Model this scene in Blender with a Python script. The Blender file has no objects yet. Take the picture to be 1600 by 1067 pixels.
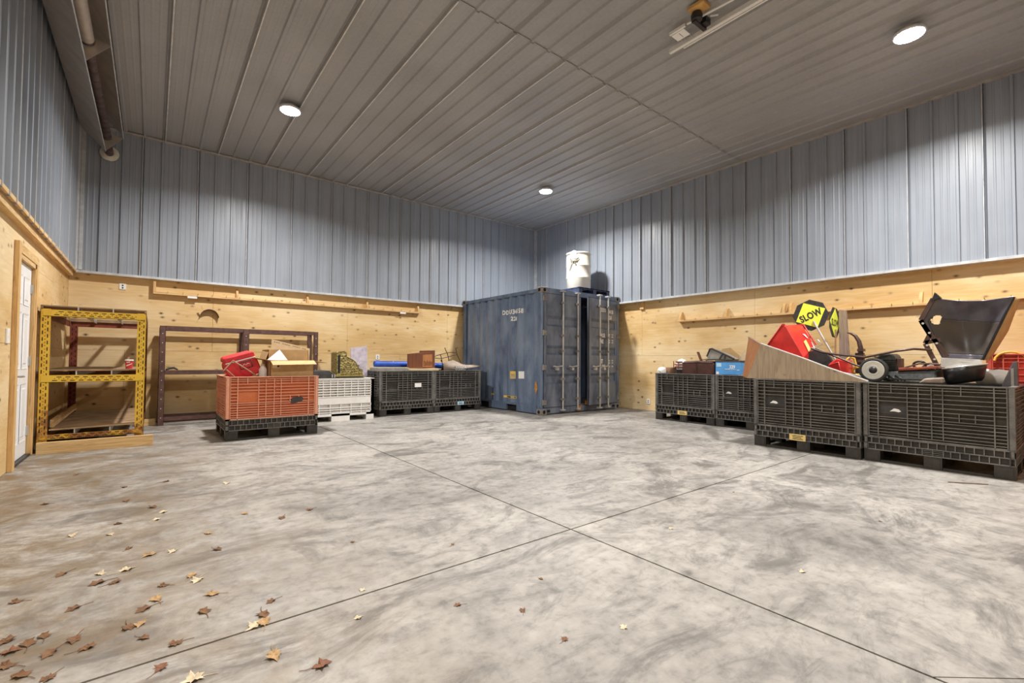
import bpy, bmesh, math, random
from mathutils import Matrix, Vector
R = math.radians
PI = math.pi
rnd = random.Random(7)
scene = bpy.context.scene
COL = scene.collection

# ------------------------------------------------------------------ camera
# fitted to the photograph: 16 mm lens, 1.1 m above the floor
TH, PT, RO = 0.66587, 0.02706, 0.006823
cam_d = bpy.data.cameras.new('camera')
cam_d.sensor_width = 36.0
cam_d.lens = 36.0 * 715.62 / 1600.0
cam_d.shift_y = 10.2 / 1600.0
cam_d.clip_start = 0.05
cam = bpy.data.objects.new('camera', cam_d)
COL.objects.link(cam)
fw = Vector((math.sin(TH) * math.cos(PT), math.cos(TH) * math.cos(PT), math.sin(PT)))
rt = Vector((math.cos(TH), -math.sin(TH), 0))
up = rt.cross(fw)
r2 = rt * math.cos(RO) + up * math.sin(RO)
u2 = -rt * math.sin(RO) + up * math.cos(RO)
cam.matrix_world = Matrix(((r2.x, u2.x, -fw.x, -8.5888), (r2.y, u2.y, -fw.y, -9.8562),
                           (r2.z, u2.z, -fw.z, 1.0951), (0, 0, 0, 1)))
scene.camera = cam

# ------------------------------------------------------------------ world, exposure
w = bpy.data.worlds.new('world'); scene.world = w
w.use_nodes = True
w.node_tree.nodes['Background'].inputs[0].default_value = (0.5, 0.55, 0.6, 1)
w.node_tree.nodes['Background'].inputs[1].default_value = 0.05
vs = scene.view_settings
vs.view_transform = 'Standard'; vs.look = 'None'; vs.gamma = 1.0
vs.use_curve_mapping = False
vs.exposure = 0.0
LAMP_W = 205.0            # watts of each of the four ceiling lamps
LAMPS = [(-7.07, -2.60), (-1.99, -2.60), (-2.04, -8.64), (-7.07, -8.64)]

# ------------------------------------------------------------------ room numbers
CEIL = 4.842
XB, XBP = 0.0, 0.12        # right wall: metal face, plywood face
YA, YAP = 0.0, 0.10        # back wall
XC, XCP = -9.563, -9.65    # left wall
YF = -11.35                # wall behind the camera
HF = 2.432                 # lower edge of the metal cladding

# ================================================================== helpers
MATS = {}
def mat(name, build):
    m = bpy.data.materials.new(name); m.use_nodes = True
    nt = m.node_tree; b = nt.nodes['Principled BSDF']
    build(nt, b); MATS[name] = m
    return m
def nd(nt, t, **kw):
    n = nt.nodes.new(t)
    for k, v in kw.items():
        if k in n.inputs: n.inputs[k].default_value = v
        else: setattr(n, k, v)
    return n
def pos(nt, scale=(1, 1, 1), rot=(0, 0, 0), obj=False):
    if obj: src = nd(nt, 'ShaderNodeTexCoord').outputs['Object']
    else: src = nd(nt, 'ShaderNodeNewGeometry').outputs['Position']
    mp = nd(nt, 'ShaderNodeMapping')
    mp.inputs['Scale'].default_value = scale; mp.inputs['Rotation'].default_value = rot
    nt.links.new(src, mp.inputs['Vector'])
    return mp.outputs['Vector']
def noise(nt, vec, scale, detail=4, rough=.55, dist=0.0):
    n = nd(nt, 'ShaderNodeTexNoise', Scale=scale, Detail=detail, Roughness=rough, Distortion=dist)
    nt.links.new(vec, n.inputs['Vector']); return n.outputs['Fac']
def ramp(nt, fac, stops, interp='LINEAR'):
    r = nd(nt, 'ShaderNodeValToRGB'); cr = r.color_ramp; cr.interpolation = interp
    while len(cr.elements) < len(stops): cr.elements.new(0.5)
    for e, (p, c) in zip(cr.elements, stops):
        e.position = p; e.color = c if len(c) == 4 else (*c, 1)
    nt.links.new(fac, r.inputs['Fac']); return r.outputs['Color']
def mix(nt, fac, a, b, mode='MIX'):
    n = nd(nt, 'ShaderNodeMix', data_type='RGBA', blend_type=mode)
    for sock, v in ((n.inputs[0], fac), (n.inputs[6], a), (n.inputs[7], b)):
        if hasattr(v, 'is_output'): nt.links.new(v, sock)
        else: sock.default_value = v if not isinstance(v, tuple) else (*v[:3], 1)
    return n.outputs[2]
def bump(nt, b, h, strength=.3, dist=.01):
    n = nd(nt, 'ShaderNodeBump', Strength=strength, Distance=dist)
    nt.links.new(h, n.inputs['Height']); nt.links.new(n.outputs['Normal'], b.inputs['Normal'])
def setc(nt, b, c):
    if hasattr(c, 'is_output'): nt.links.new(c, b.inputs['Base Color'])
    else: b.inputs['Base Color'].default_value = (*c, 1)
def g(v): return (v, v, v)
def plain(name, c, rough=.5, metal=0.0, var=.18, scale=9.0, spec=.5):
    """one colour with gentle mottling and grime"""
    def bd(nt, b):
        f = noise(nt, pos(nt), scale, 5)
        c2 = tuple(x * (1 - var) for x in c); c3 = tuple(min(1, x * (1 + var)) for x in c)
        setc(nt, b, ramp(nt, f, [(.3, c2), (.7, c3)]))
        b.inputs['Roughness'].default_value = rough; b.inputs['Metallic'].default_value = metal
        b.inputs['Specular IOR Level'].default_value = spec
    return mat(name, bd)

def m_plywood(name, axis, base, dark, light):
    """axis: world axis of the veneer grain"""
    def bd(nt, b):
        s = {'x': (.9, 3, 9), 'y': (3, .9, 9), 'z': (8, 8, .9)}[axis]
        v = pos(nt, s)
        big = noise(nt, pos(nt, {'x': (.35, 1, .8), 'y': (1, .35, .8), 'z': (1, 1, .4)}[axis]), 1.6, 3)
        gr = noise(nt, v, 3.0, 7, .62, .8)
        c = ramp(nt, gr, [(.25, dark), (.5, base), (.8, light)])
        c = mix(nt, .55, c, ramp(nt, big, [(.36, dark), (.48, base), (.62, light)]))
        vo = nd(nt, 'ShaderNodeTexVoronoi', Scale=6.2, Randomness=1.0)
        nt.links.new(pos(nt, {'x': (.75, 1, 1.15), 'y': (1, .75, 1.15), 'z': (1, 1, 1)}[axis]), vo.inputs['Vector'])
        kn = ramp(nt, vo.outputs['Distance'], [(.055, g(1)), (.12, g(.38)), (.22, g(0))])
        pres = ramp(nt, noise(nt, pos(nt), 1.3, 2), [(.36, g(.3)), (.50, g(1))])
        c = mix(nt, mix(nt, 1.0, kn, pres, 'MULTIPLY'), c, (.10, .045, .014))
        setc(nt, b, c)
        b.inputs['Roughness'].default_value = .62
        bump(nt, b, gr, .12, .004)
    return mat(name, bd)
m_plywood('plywood_x', 'x', (.70, .485, .225), (.55, .335, .12), (.86, .71, .46))
m_plywood('plywood_y', 'y', (.70, .485, .225), (.55, .335, .12), (.86, .71, .46))
def m_timber(name, axis, base, dark, obj=False):
    def bd(nt, b):
        s = {'x': (1.2, 14, 14), 'y': (14, 1.2, 14), 'z': (14, 14, 1.2)}[axis]
        gr = noise(nt, pos(nt, s, obj=obj), 2.2, 6, .6, 1.2)
        c = ramp(nt, gr, [(.3, dark), (.55, base), (.8, tuple(min(1, x * 1.15) for x in base))])
        vo = nd(nt, 'ShaderNodeTexVoronoi', Scale=3.2)
        nt.links.new(pos(nt), vo.inputs['Vector'])
        kn = ramp(nt, vo.outputs['Distance'], [(.03, g(.8)), (.09, g(0))])
        setc(nt, b, mix(nt, kn, c, tuple(x * .35 for x in dark)))
        b.inputs['Roughness'].default_value = .65
        bump(nt, b, gr, .2, .003)
    return mat(name, bd)
m_timber('timber_x', 'x', (.72, .50, .24), (.52, .30, .11))
m_timber('timber_y', 'y', (.72, .50, .24), (.52, .30, .11))
m_timber('timber_z', 'z', (.70, .46, .20), (.50, .28, .10))
m_timber('old_board', 'z', (.40, .31, .21), (.27, .20, .13))
m_timber('dark_wood', 'z', (.17, .055, .022), (.10, .028, .012))
m_timber('cabinet_orange', 'z', (.42, .17, .055), (.30, .11, .035))
m_timber('weathered', 'z', (.30, .22, .17), (.16, .11, .085))

def cladding(name, c, rough):
    def bd(nt, b):
        st = noise(nt, pos(nt, (9, 9, .25)), 2.5, 5, .6)
        bl = noise(nt, pos(nt), .8, 3)
        c1 = tuple(x * .84 for x in c); c2 = tuple(min(1, x * 1.12) for x in c)
        k = mix(nt, .5, ramp(nt, st, [(.3, c1), (.7, c2)]), ramp(nt, bl, [(.35, c1), (.65, c2)]))
        setc(nt, b, k)
        b.inputs['Specular IOR Level'].default_value = .45
        nt.links.new(ramp(nt, st, [(.3, g(rough - .06)), (.7, g(rough + .1))]), b.inputs['Roughness'])
    return mat(name, bd)
cladding('wall_metal', (.325, .36, .415), .36)
cladding('ceiling_metal', (.385, .385, .39), .45)
plain('lap_glint', (.72, .71, .69), .4, .1)  # pale cut edge; the light it catches is put into the colour
plain('flashing', (.60, .62, .64), .4, .2)
plain('ceiling_trim', (.50, .47, .44), .45, .2)

def m_concrete(nt, b):
    v = pos(nt)
    n1 = noise(nt, v, .55, 6, .62, .6)
    n2 = noise(nt, v, 2.6, 7, .66, .8)
    n3 = noise(nt, v, 14, 5, .65)
    n4 = noise(nt, v, 70, 3, .6)
    c = ramp(nt, n1, [(.32, (.22, .205, .185)), (.46, (.35, .33, .298)), (.60, (.46, .435, .392))])
    d = ramp(nt, n2, [(.30, (.17, .158, .142)), (.47, (.37, .347, .315)), (.70, (.52, .49, .448))])
    c = mix(nt, .45, c, d)
    n0 = noise(nt, pos(nt, (1, 1.25, 1)), .30, 4, .55, .8)
    c = mix(nt, .8, c, ramp(nt, n0, [(.34, g(.74)), (.48, g(.98)), (.64, g(1.12))]), 'MULTIPLY')
    e = ramp(nt, n3, [(.28, g(.55)), (.47, g(1.02)), (.70, g(1.25))])
    c = mix(nt, .75, c, e, 'MULTIPLY')
    n7 = noise(nt, pos(nt, (.55, 1.5, 1), (0, 0, .5)), 5.5, 8, .72, 1.2)
    c = mix(nt, .7, c, ramp(nt, n7, [(.32, g(.58)), (.46, g(1.0)), (.58, g(1.08)), (.74, g(1.28))]), 'MULTIPLY')
    n8 = noise(nt, v, 30, 4, .7)
    c = mix(nt, ramp(nt, n8, [(.68, g(0)), (.76, g(.7))]), c, (.10, .085, .07))
    sp = ramp(nt, n4, [(.24, g(.35)), (.33, g(1.0))])
    c = mix(nt, .55, c, sp, 'MULTIPLY')
    # grey-black tyre and oil scuffs
    n5 = noise(nt, pos(nt, (1.0, 1.7, 1)), 1.15, 7, .72, 1.5)
    c = mix(nt, ramp(nt, n5, [(.50, g(0)), (.63, g(.68)), (.8, g(.85))]), c, (.12, .11, .10))
    # brown dirt dragged in along the left wall
    mp = nd(nt, 'ShaderNodeSeparateXYZ'); nt.links.new(v, mp.inputs[0])
    mr = nd(nt, 'ShaderNodeMapRange'); nt.links.new(mp.outputs['X'], mr.inputs[0])
    mr.inputs[1].default_value = -9.3; mr.inputs[2].default_value = -7.4
    mr.inputs[3].default_value = 1.0; mr.inputs[4].default_value = 0.0
    n6 = noise(nt, v, 2.4, 8, .75, .6)
    dirt = mix(nt, 1.0, ramp(nt, n6, [(.42, g(0)), (.58, g(.9))]), mr.outputs[0], 'MULTIPLY')
    c = mix(nt, dirt, c, (.22, .155, .085))
    c = mix(nt, 1.0, c, (.86, .86, .87), 'MULTIPLY')
    setc(nt, b, c)
    nt.links.new(ramp(nt, n2, [(.3, g(.42)), (.7, g(.68))]), b.inputs['Roughness'])
    b.inputs['Specular IOR Level'].default_value = .35
    bump(nt, b, n3, .12, .004)
mat('concrete', m_concrete)
plain('joint_dirt', (.04, .036, .03), .9)

def m_plastic(name, c, dust, rough=.45, amt=.5):
    def bd(nt, b):
        f = noise(nt, pos(nt), 7, 6, .7)
        f2 = noise(nt, pos(nt, (1, 1, 3)), 40, 3, .6)
        k = ramp(nt, f, [(.38, g(0)), (.75, g(amt))])
        k2 = ramp(nt, f2, [(.5, g(.0)), (.8, g(amt))])
        cc = mix(nt, k, c, dust); cc = mix(nt, k2, cc, dust)
        setc(nt, b, cc); b.inputs['Roughness'].default_value = rough
    return mat(name, bd)
m_plastic('black_plastic', (.020, .0195, .0185), (.085, .074, .062), .42, .5)
m_plastic('black_worn_lit', (.10, .098, .094), (.30, .29, .27), .40, .65)  # bin ribs and rims: scuffed, with rib highlights painted into the lighter colour
m_plastic('orange_worn_lit', (.80, .36, .23), (.88, .55, .43), .5, .5)
m_plastic('red_worn_lit', (.66, .10, .07), (.78, .30, .24), .45, .4)
m_plastic('orange_plastic', (.60, .15, .045), (.74, .30, .13), .5, .5)
m_plastic('red_plastic', (.62, .045, .03), (.75, .20, .15), .45, .35)
m_plastic('white_plastic', (.84, .83, .80), (.60, .58, .53), .45, .35)
m_plastic('container_blue', (.120, .175, .265), (.265, .31, .37), .45, .75)
def m_container(name, c, pale, darkc):
    def bd(nt, b):
        f = noise(nt, pos(nt, (1, 1, .35)), 3.2, 6, .65, .4)
        r_ = noise(nt, pos(nt, (1, 1, .4)), 9, 6, .75)
        k = ramp(nt, f, [(.32, darkc), (.46, c), (.66, pale)])
        k = mix(nt, ramp(nt, r_, [(.66, g(0)), (.74, g(.75))]), k, (.045, .042, .05))
        # rust near the floor and where the paint is broken
        ru = noise(nt, pos(nt, (1, 1, .5)), 5.5, 6, .75)
        sp = nd(nt, 'ShaderNodeSeparateXYZ'); nt.links.new(pos(nt), sp.inputs[0])
        mr = nd(nt, 'ShaderNodeMapRange'); nt.links.new(sp.outputs['Z'], mr.inputs[0])
        mr.inputs[1].default_value = 0.1; mr.inputs[2].default_value = .9
        mr.inputs[3].default_value = .55; mr.inputs[4].default_value = 0.12
        k = mix(nt, mix(nt, 1.0, ramp(nt, ru, [(.62, g(0)), (.74, g(1))]), mr.outputs[0], 'MULTIPLY'), k, (.26, .11, .035))
        setc(nt, b, k); b.inputs['Roughness'].default_value = .42
        b.inputs['Metallic'].default_value = .1
        bump(nt, b, f, .08, .01)
    return mat(name, bd)
m_container('container_paint', (.128, .18, .275), (.215, .275, .37), (.07, .10, .175))
m_container('container_grey', (.135, .16, .215), (.235, .26, .315), (.07, .082, .12))
plain('casting', (.24, .22, .20), .6, .2, .4)
plain('rust_patch', (.50, .22, .05), .8, 0, .35, 30)
plain('void', (.008, .008, .009), .9)
plain('galvanised', (.58, .58, .57), .38, .55)
plain('white_paint', (.80, .80, .79), .5, 0, .05)
plain('door_white', (.84, .85, .86), .38, 0, .04)
plain('stencil_white', (.82, .82, .80), .6, 0, .12, 60)
plain('yellow_plate', (.78, .52, .10), .5, 0, .15, 30)
plain('label_yellow', (.80, .60, .22), .5, 0, .12, 40)
plain('label_white', (.85, .85, .83), .5, 0, .06)
plain('label_blue', (.42, .66, .80), .5)
plain('ink', (.03, .03, .03), .6)
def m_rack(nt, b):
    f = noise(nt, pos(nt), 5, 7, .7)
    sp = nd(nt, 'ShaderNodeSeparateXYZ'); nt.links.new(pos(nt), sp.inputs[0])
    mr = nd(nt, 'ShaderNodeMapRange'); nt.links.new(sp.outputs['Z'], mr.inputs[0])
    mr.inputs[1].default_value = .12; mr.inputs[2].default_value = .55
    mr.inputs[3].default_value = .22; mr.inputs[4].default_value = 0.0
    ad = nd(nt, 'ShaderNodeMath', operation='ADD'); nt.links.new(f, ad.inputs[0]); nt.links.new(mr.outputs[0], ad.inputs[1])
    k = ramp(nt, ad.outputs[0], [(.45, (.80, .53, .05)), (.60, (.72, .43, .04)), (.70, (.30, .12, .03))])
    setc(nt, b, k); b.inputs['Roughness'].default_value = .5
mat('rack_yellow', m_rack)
plain('rack_red', (.22, .05, .025), .6, 0, .3)
plain('rack_brown', (.105, .052, .042), .5, .1, .35, 14)
plain('shelf_board', (.34, .22, .12), .7, 0, .35, 6)
plain('red_enamel', (.66, .035, .03), .35, 0, .2, 7)
plain('red_cooler', (.70, .03, .045), .35, 0, .15, 7)
plain('cardboard', (.50, .325, .15), .8, 0, .12)
plain('cardboard_pale', (.68, .53, .33), .8, 0, .1)
plain('paper', (.82, .82, .83), .7, 0, .05)
plain('tarp_blue', (.02, .085, .46), .4, 0, .3)
plain('box_blue', (.10, .36, .76), .45, 0, .1)
plain('leather', (.085, .038, .032), .32, 0, .3)
plain('grey_cloth', (.30, .28, .25), .85, 0, .2)
plain('dark_cloth', (.05, .047, .045), .8, 0, .3)
plain('tan_cloth', (.34, .27, .22), .8, 0, .2)
plain('lilac_board', (.44, .39, .45), .6, 0, .25, 12)
def m_brass(nt, b):
    vo = nd(nt, 'ShaderNodeTexVoronoi', Scale=34.0); nt.links.new(pos(nt), vo.inputs['Vector'])
    setc(nt, b, ramp(nt, vo.outputs['Distance'], [(.15, (.10, .075, .022)), (.5, (.36, .29, .11))]))
    b.inputs['Metallic'].default_value = .55; b.inputs['Roughness'].default_value = .45
    bump(nt, b, vo.outputs['Distance'], .8, .02)
mat('brass_relief', m_brass)
plain('brass', (.33, .26, .10), .4, .6)
plain('iron', (.045, .036, .032), .5, .5, .4)
plain('black_metal', (.028, .027, .03), .4, .3, .4)
plain('brown_tube', (.085, .05, .042), .4, .3, .3)
plain('rubber', (.035, .034, .034), .7, 0, .3)
plain('hub_cream', (.66, .65, .58), .4, 0, .08)
plain('engine_black', (.03, .032, .03), .5, .2, .6, 30)
plain('mower_red', (.30, .075, .04), .4, .1, .4)
def m_net(nt, b):
    wv = nd(nt, 'ShaderNodeTexWave', Scale=26.0, Distortion=2.5); wv.inputs['Detail'].default_value = 2
    nt.links.new(pos(nt, (0, 1, .12)), wv.inputs['Vector'])
    setc(nt, b, ramp(nt, wv.outputs['Fac'], [(.2, (.085, .07, .062)), (.8, (.20, .165, .14))]))
    b.inputs['Roughness'].default_value = .38
mat('net_cloth', m_net)
plain('vinyl_dark', (.10, .095, .115), .26, .1, .25)
plain('sign_black', (.03, .03, .028), .6, 0, .5, 25)
plain('sign_yellow', (.80, .93, .08), .45, 0, .06)
plain('wood_pole', (.30, .17, .10), .7, 0, .3)
plain('pole_grey', (.55, .55, .53), .45, .1)
plain('cord_yellow', (.75, .42, .06), .6)
plain('reflector_metal', (.62, .56, .50), .34, .65, .15, 5)
plain('heater_tube', (.12, .085, .08), .6, .3, .5, 12)
plain('heater_sleeve', (.56, .50, .45), .45, .3, .12)
plain('cream_pipe', (.72, .68, .58), .5)
plain('wood_block', (.62, .36, .12), .6, 0, .2)
plain('lamp_housing', (.70, .70, .70), .4, .2)
plain('leaf_tan', (.42, .27, .13), .75, 0, .3, 40)
plain('leaf_brown', (.17, .085, .04), .8, 0, .4, 40)
plain('leaf_pale', (.62, .52, .36), .75, 0, .25, 40)
plain('leaf_rust', (.20, .085, .045), .75, 0, .35, 40)
plain('cup_red', (.62, .04, .05), .45, 0, .05)
plain('drum_white', (.78, .74, .64), .4, 0, .1, 4)
plain('ribbon', (.13, .125, .09), .5, 0, .4, 40)
plain('pallet_navy', (.045, .055, .10), .4, 0, .35)
def m_lens(nt, b):
    b.inputs['Emission Color'].default_value = (1, .97, .92, 1)
    b.inputs['Emission Strength'].default_value = 40.0
mat('lamp_lens', m_lens)

class MB:
    """collects shapes; build() links them as one mesh object"""
    def __init__(s, M=None):
        s.v, s.f, s.mi, s.sm = [], [], [], []
        s.M = M or Matrix(); s.cur = 0; s.smooth = False
    def add(s, vs_, fs_, smooth=None):
        o = len(s.v)
        s.v += [s.M @ Vector(p) for p in vs_]
        sm = s.smooth if smooth is None else smooth
        for f in fs_:
            s.f.append([i + o for i in f]); s.mi.append(s.cur); s.sm.append(sm)
    def box(s, x0, x1, y0, y1, z0, z1):
        s.add([(x0, y0, z0), (x1, y0, z0), (x1, y1, z0), (x0, y1, z0), (x0, y0, z1), (x1, y0, z1), (x1, y1, z1), (x0, y1, z1)],
              [(0, 3, 2, 1), (4, 5, 6, 7), (0, 1, 5, 4), (1, 2, 6, 5), (2, 3, 7, 6), (3, 0, 4, 7)], False)
    def hexa(s, a, b):
        """a, b: two matching polygons (lists of points) joined as a prism"""
        n = len(a)
        s.add(list(a) + list(b), [tuple(range(n - 1, -1, -1)), tuple(range(n, 2 * n))] +
              [(i, (i + 1) % n, n + (i + 1) % n, n + i) for i in range(n)], False)
    def extr(s, poly, d, axis):
        """poly of 2-tuples extruded from d[0] to d[1] along axis"""
        def P(p, t):
            return {'x': (t, p[0], p[1]), 'y': (p[0], t, p[1]), 'z': (p[0], p[1], t)}[axis]
        s.hexa([P(p, d[0]) for p in poly], [P(p, d[1]) for p in poly])
    def tube(s, path, r, n=8, cap=True, closed=False):
        path = [Vector(p) for p in path]
        rr = r if isinstance(r, (list, tuple)) else [r] * len(path)
        rings = []; prev = None
        m = len(path)
        for i, p in enumerate(path):
            if closed: t = path[(i + 1) % m] - path[i - 1]
            else: t = path[min(i + 1, m - 1)] - path[max(i - 1, 0)]
            t.normalize()
            if prev is None:
                a = Vector((0, 0, 1)) if abs(t.z) < .9 else Vector((1, 0, 0))
                nn = t.cross(a).normalized()
            else:
                nn = (prev - t * prev.dot(t)).normalized()
            prev = nn; bb = t.cross(nn)
            rings.append([p + (nn * math.cos(2 * PI * k / n) + bb * math.sin(2 * PI * k / n)) * rr[i] for k in range(n)])
        vs_ = [q for rg in rings for q in rg]; fs_ = []
        for i in range(m if closed else m - 1):
            j = (i + 1) % m
            for k in range(n):
                fs_.append((i * n + k, i * n + (k + 1) % n, j * n + (k + 1) % n, j * n + k))
        s.add(vs_, fs_, True)
        if cap and not closed:
            s.add(rings[0], [tuple(range(n - 1, -1, -1))], False)
            s.add(rings[-1], [tuple(range(n))], False)
    def lathe(s, prof, c, n=24, axis='z'):
        vs_ = []; fs_ = []; m = len(prof)
        for r, h in prof:
            for k in range(n):
                a = 2 * PI * k / n; x, y = r * math.cos(a), r * math.sin(a)
                vs_.append({'z': (c[0] + x, c[1] + y, c[2] + h), 'y': (c[0] + x, c[1] + h, c[2] + y), 'x': (c[0] + h, c[1] + x, c[2] + y)}[axis])
        for i in range(m - 1):
            for k in range(n):
                fs_.append((i * n + k, i * n + (k + 1) % n, (i + 1) * n + (k + 1) % n, (i + 1) * n + k))
        s.add(vs_, fs_, True)
        s.add(vs_[:n], [tuple(range(n))], False); s.add(vs_[-n:], [tuple(range(n))], False)
    def build_each(s, name, mats, parent=None, bevel=0):
        """one object for every separate piece that was added"""
        key = [tuple(round(c, 5) for c in p) for p in s.v]
        par = {}
        def find(a):
            while par.setdefault(a, a) != a: a = par[a]
            return a
        for f in s.f:
            r0 = find(key[f[0]])
            for i in f[1:]: par[find(key[i])] = r0
        groups = {}
        for fi, f in enumerate(s.f): groups.setdefault(find(key[f[0]]), []).append(fi)
        out = []
        for fl_ in groups.values():
            q = MB(); idx = {}
            for fi in fl_:
                nf = []
                for i in s.f[fi]:
                    if i not in idx: idx[i] = len(q.v); q.v.append(s.v[i])
                    nf.append(idx[i])
                q.f.append(nf); q.mi.append(s.mi[fi]); q.sm.append(s.sm[fi])
            out.append(q.build(name, mats, parent, bevel=bevel))
        return out
    def build(s, name, mats, parent=None, origin=None, bevel=0, auto=False):
        if isinstance(mats, str): mats = [mats]
        o_ = Vector(origin) if origin is not None else Vector((0, 0, 0))
        me = bpy.data.meshes.new(name)
        me.from_pydata([tuple(p - o_) for p in s.v], [], s.f)
        for mname in mats: me.materials.append(MATS[mname])
        me.polygons.foreach_set('material_index', s.mi)
        me.polygons.foreach_set('use_smooth', s.sm)
        me.update()
        bm = bmesh.new(); bm.from_mesh(me)
        bmesh.ops.recalc_face_normals(bm, faces=bm.faces); bm.to_mesh(me); bm.free()
        ob = bpy.data.objects.new(name, me); COL.objects.link(ob)
        if parent is not None: ob.parent = parent
        ob.location = o_ if parent is None else (0, 0, 0)
        if bevel:
            md = ob.modifiers.new('bevel', 'BEVEL'); md.width = bevel; md.segments = 2; md.limit_method = 'ANGLE'
        return ob
def tag(o, label=None, cat=None, group=None, kind=None):
    if label: o['label'] = label
    if cat: o['category'] = cat
    if group: o['group'] = group
    if kind: o['kind'] = kind
    return o
def thing(name, label, cat, loc=(0, 0, 0), rotz=0.0, group=None):
    o = bpy.data.objects.new(name, None); COL.objects.link(o)
    o.empty_display_size = .1
    o.location = loc; o.rotation_euler = (0, 0, rotz)
    return tag(o, label, cat, group)
def world_thing(name, label, cat, loc, group=None):
    """a thing whose parts are given in world coordinates: returns (root, matrix for MB)"""
    o = thing(name, label, cat, loc, 0, group)
    return o, Matrix.Translation(-Vector(loc))
def struct(o): o['kind'] = 'structure'; return o
def copy_tree(o, parent=None):
    c = o.copy(); COL.objects.link(c); c.parent = parent
    for ch in list(o.children): copy_tree(ch, c)
    return c
def text_mesh(txt, size, M, extr=.0008, align='LEFT', cuts=None, squash=1.0, bold=0.0):
    """lettering as an MB with the text in the local x-z plane of M (facing -y)"""
    cu = bpy.data.curves.new('lettering', 'FONT'); cu.body = txt; cu.size = size
    cu.align_x = align; cu.resolution_u = 3; cu.offset = bold; cu.space_character = 1.0 + bold * 14
    ob = bpy.data.objects.new('lettering', cu); COL.objects.link(ob)
    dg = bpy.context.evaluated_depsgraph_get()
    me = bpy.data.meshes.new_from_object(ob.evaluated_get(dg))
    bpy.data.objects.remove(ob); bpy.data.curves.remove(cu)
    bm = bmesh.new(); bm.from_mesh(me); bpy.data.meshes.remove(me)
    for v in bm.verts: v.co.x *= squash
    if cuts:
        for c in cuts:
            bmesh.ops.bisect_plane(bm, geom=bm.verts[:] + bm.edges[:] + bm.faces[:], plane_co=(c, 0, 0), plane_no=(1, 0, 0))
    bm.verts.index_update()
    mb = MB(M)
    mb.add([(v.co.x, 0, v.co.y) for v in bm.verts], [[v.index for v in f.verts] for f in bm.faces])
    bm.free()
    return mb

# ================================================================== structure
# ---- floor: slabs parted by saw cuts
fl = MB(); fl.box(-10.0, .5, YF - .3, .5, -.25, -.012)
floor = struct(fl.build('floor', 'joint_dirt'))
JX, JY = -6.4227, -7.7305
jw = .006
def slab(x0, x1, y0, y1):
    m = MB(); m.box(x0, x1, y0, y1, -.10, 0.0); return m.build('slab', 'concrete', floor)
XL, XR, YN, YT = -9.9, .4, YF - .1, .4
slab(XL, JX - jw, JY + jw, YT); slab(JX + jw, XR, JY + jw, YT)
slab(XL, JX - jw, YN, JY - jw)
def slab_poly(pts):
    m = MB(); m.extr(pts, (-.10, 0.0), 'z'); return m.build('slab', 'concrete', floor)
cr_ = .003      # a random crack runs off to the right from the cut
slab_poly([(JX + jw, JY - jw), (JX + jw, -9.49 + cr_), (-6.18, -9.683 + cr_), (-5.3, -10.30 + cr_), (-4.6, YN), (XR, YN), (XR, JY - jw)])
slab_poly([(JX + jw, -9.49 - cr_), (JX + jw, YN), (-4.6 - .004, YN), (-5.3 - .003, -10.30 - cr_), (-6.18, -9.683 - cr_)])

# ---- corrugated sheets
PITCH = .2577
def corrugated(u0, u1, L, first, lap_every=3, rib=.030, lap=.030, minor=.0035, off=0, bw_=.022, tw_=.013):
    """sheet in local x (width) / z (length), ribs towards -y"""
    pts = []
    def put(c, h, b, t):
        for du, hh in ((-b, 0), (-t, h), (t, h), (b, 0)):
            u = c + du
            if u0 < u < u1: pts.append((u, -hh))
    k = math.floor((u0 - first) / PITCH) - 1
    while first + k * PITCH < u1 + PITCH:
        c = first + k * PITCH
        put(c, lap if (k + off) % lap_every == 0 else rib, bw_, tw_)
        put(c + PITCH * .36, minor, .014, .007); put(c + PITCH * .64, minor, .014, .007)
        k += 1
    pts.sort()
    pts = [(u0, 0)] + pts + [(u1, 0)]
    m = MB(); n = len(pts)
    m.add([(u, h, 0) for u, h in pts] + [(u, h, L) for u, h in pts], [(i, i + 1, n + i + 1, n + i) for i in range(n - 1)])
    return m
def place(o, loc, rot): o.location = loc; o.rotation_euler = rot; return o
LAP = PITCH * 3

def wall(name, box): 
    m = MB(); m.box(*box); return struct(m.build(name, 'timber_z'))
wall_back = wall('wall_back', (-9.95, .45, .14, .34, -.2, 5.1))
wall_right = wall('wall_right', (.16, .36, YF - .3, .14, -.2, 5.1))
wall_left = wall('wall_left', (-9.95, -9.70, YF - .3, .14, -.2, 5.1))
wall_front = wall('wall_front', (-9.70, .16, YF - .3, YF, -.2, 5.1))
ceil_m = MB(); ceil_m.box(-9.95, .45, YF - .3, .34, 4.87, 5.1)
ceiling = struct(ceil_m.build('ceiling', 'timber_x'))

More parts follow.
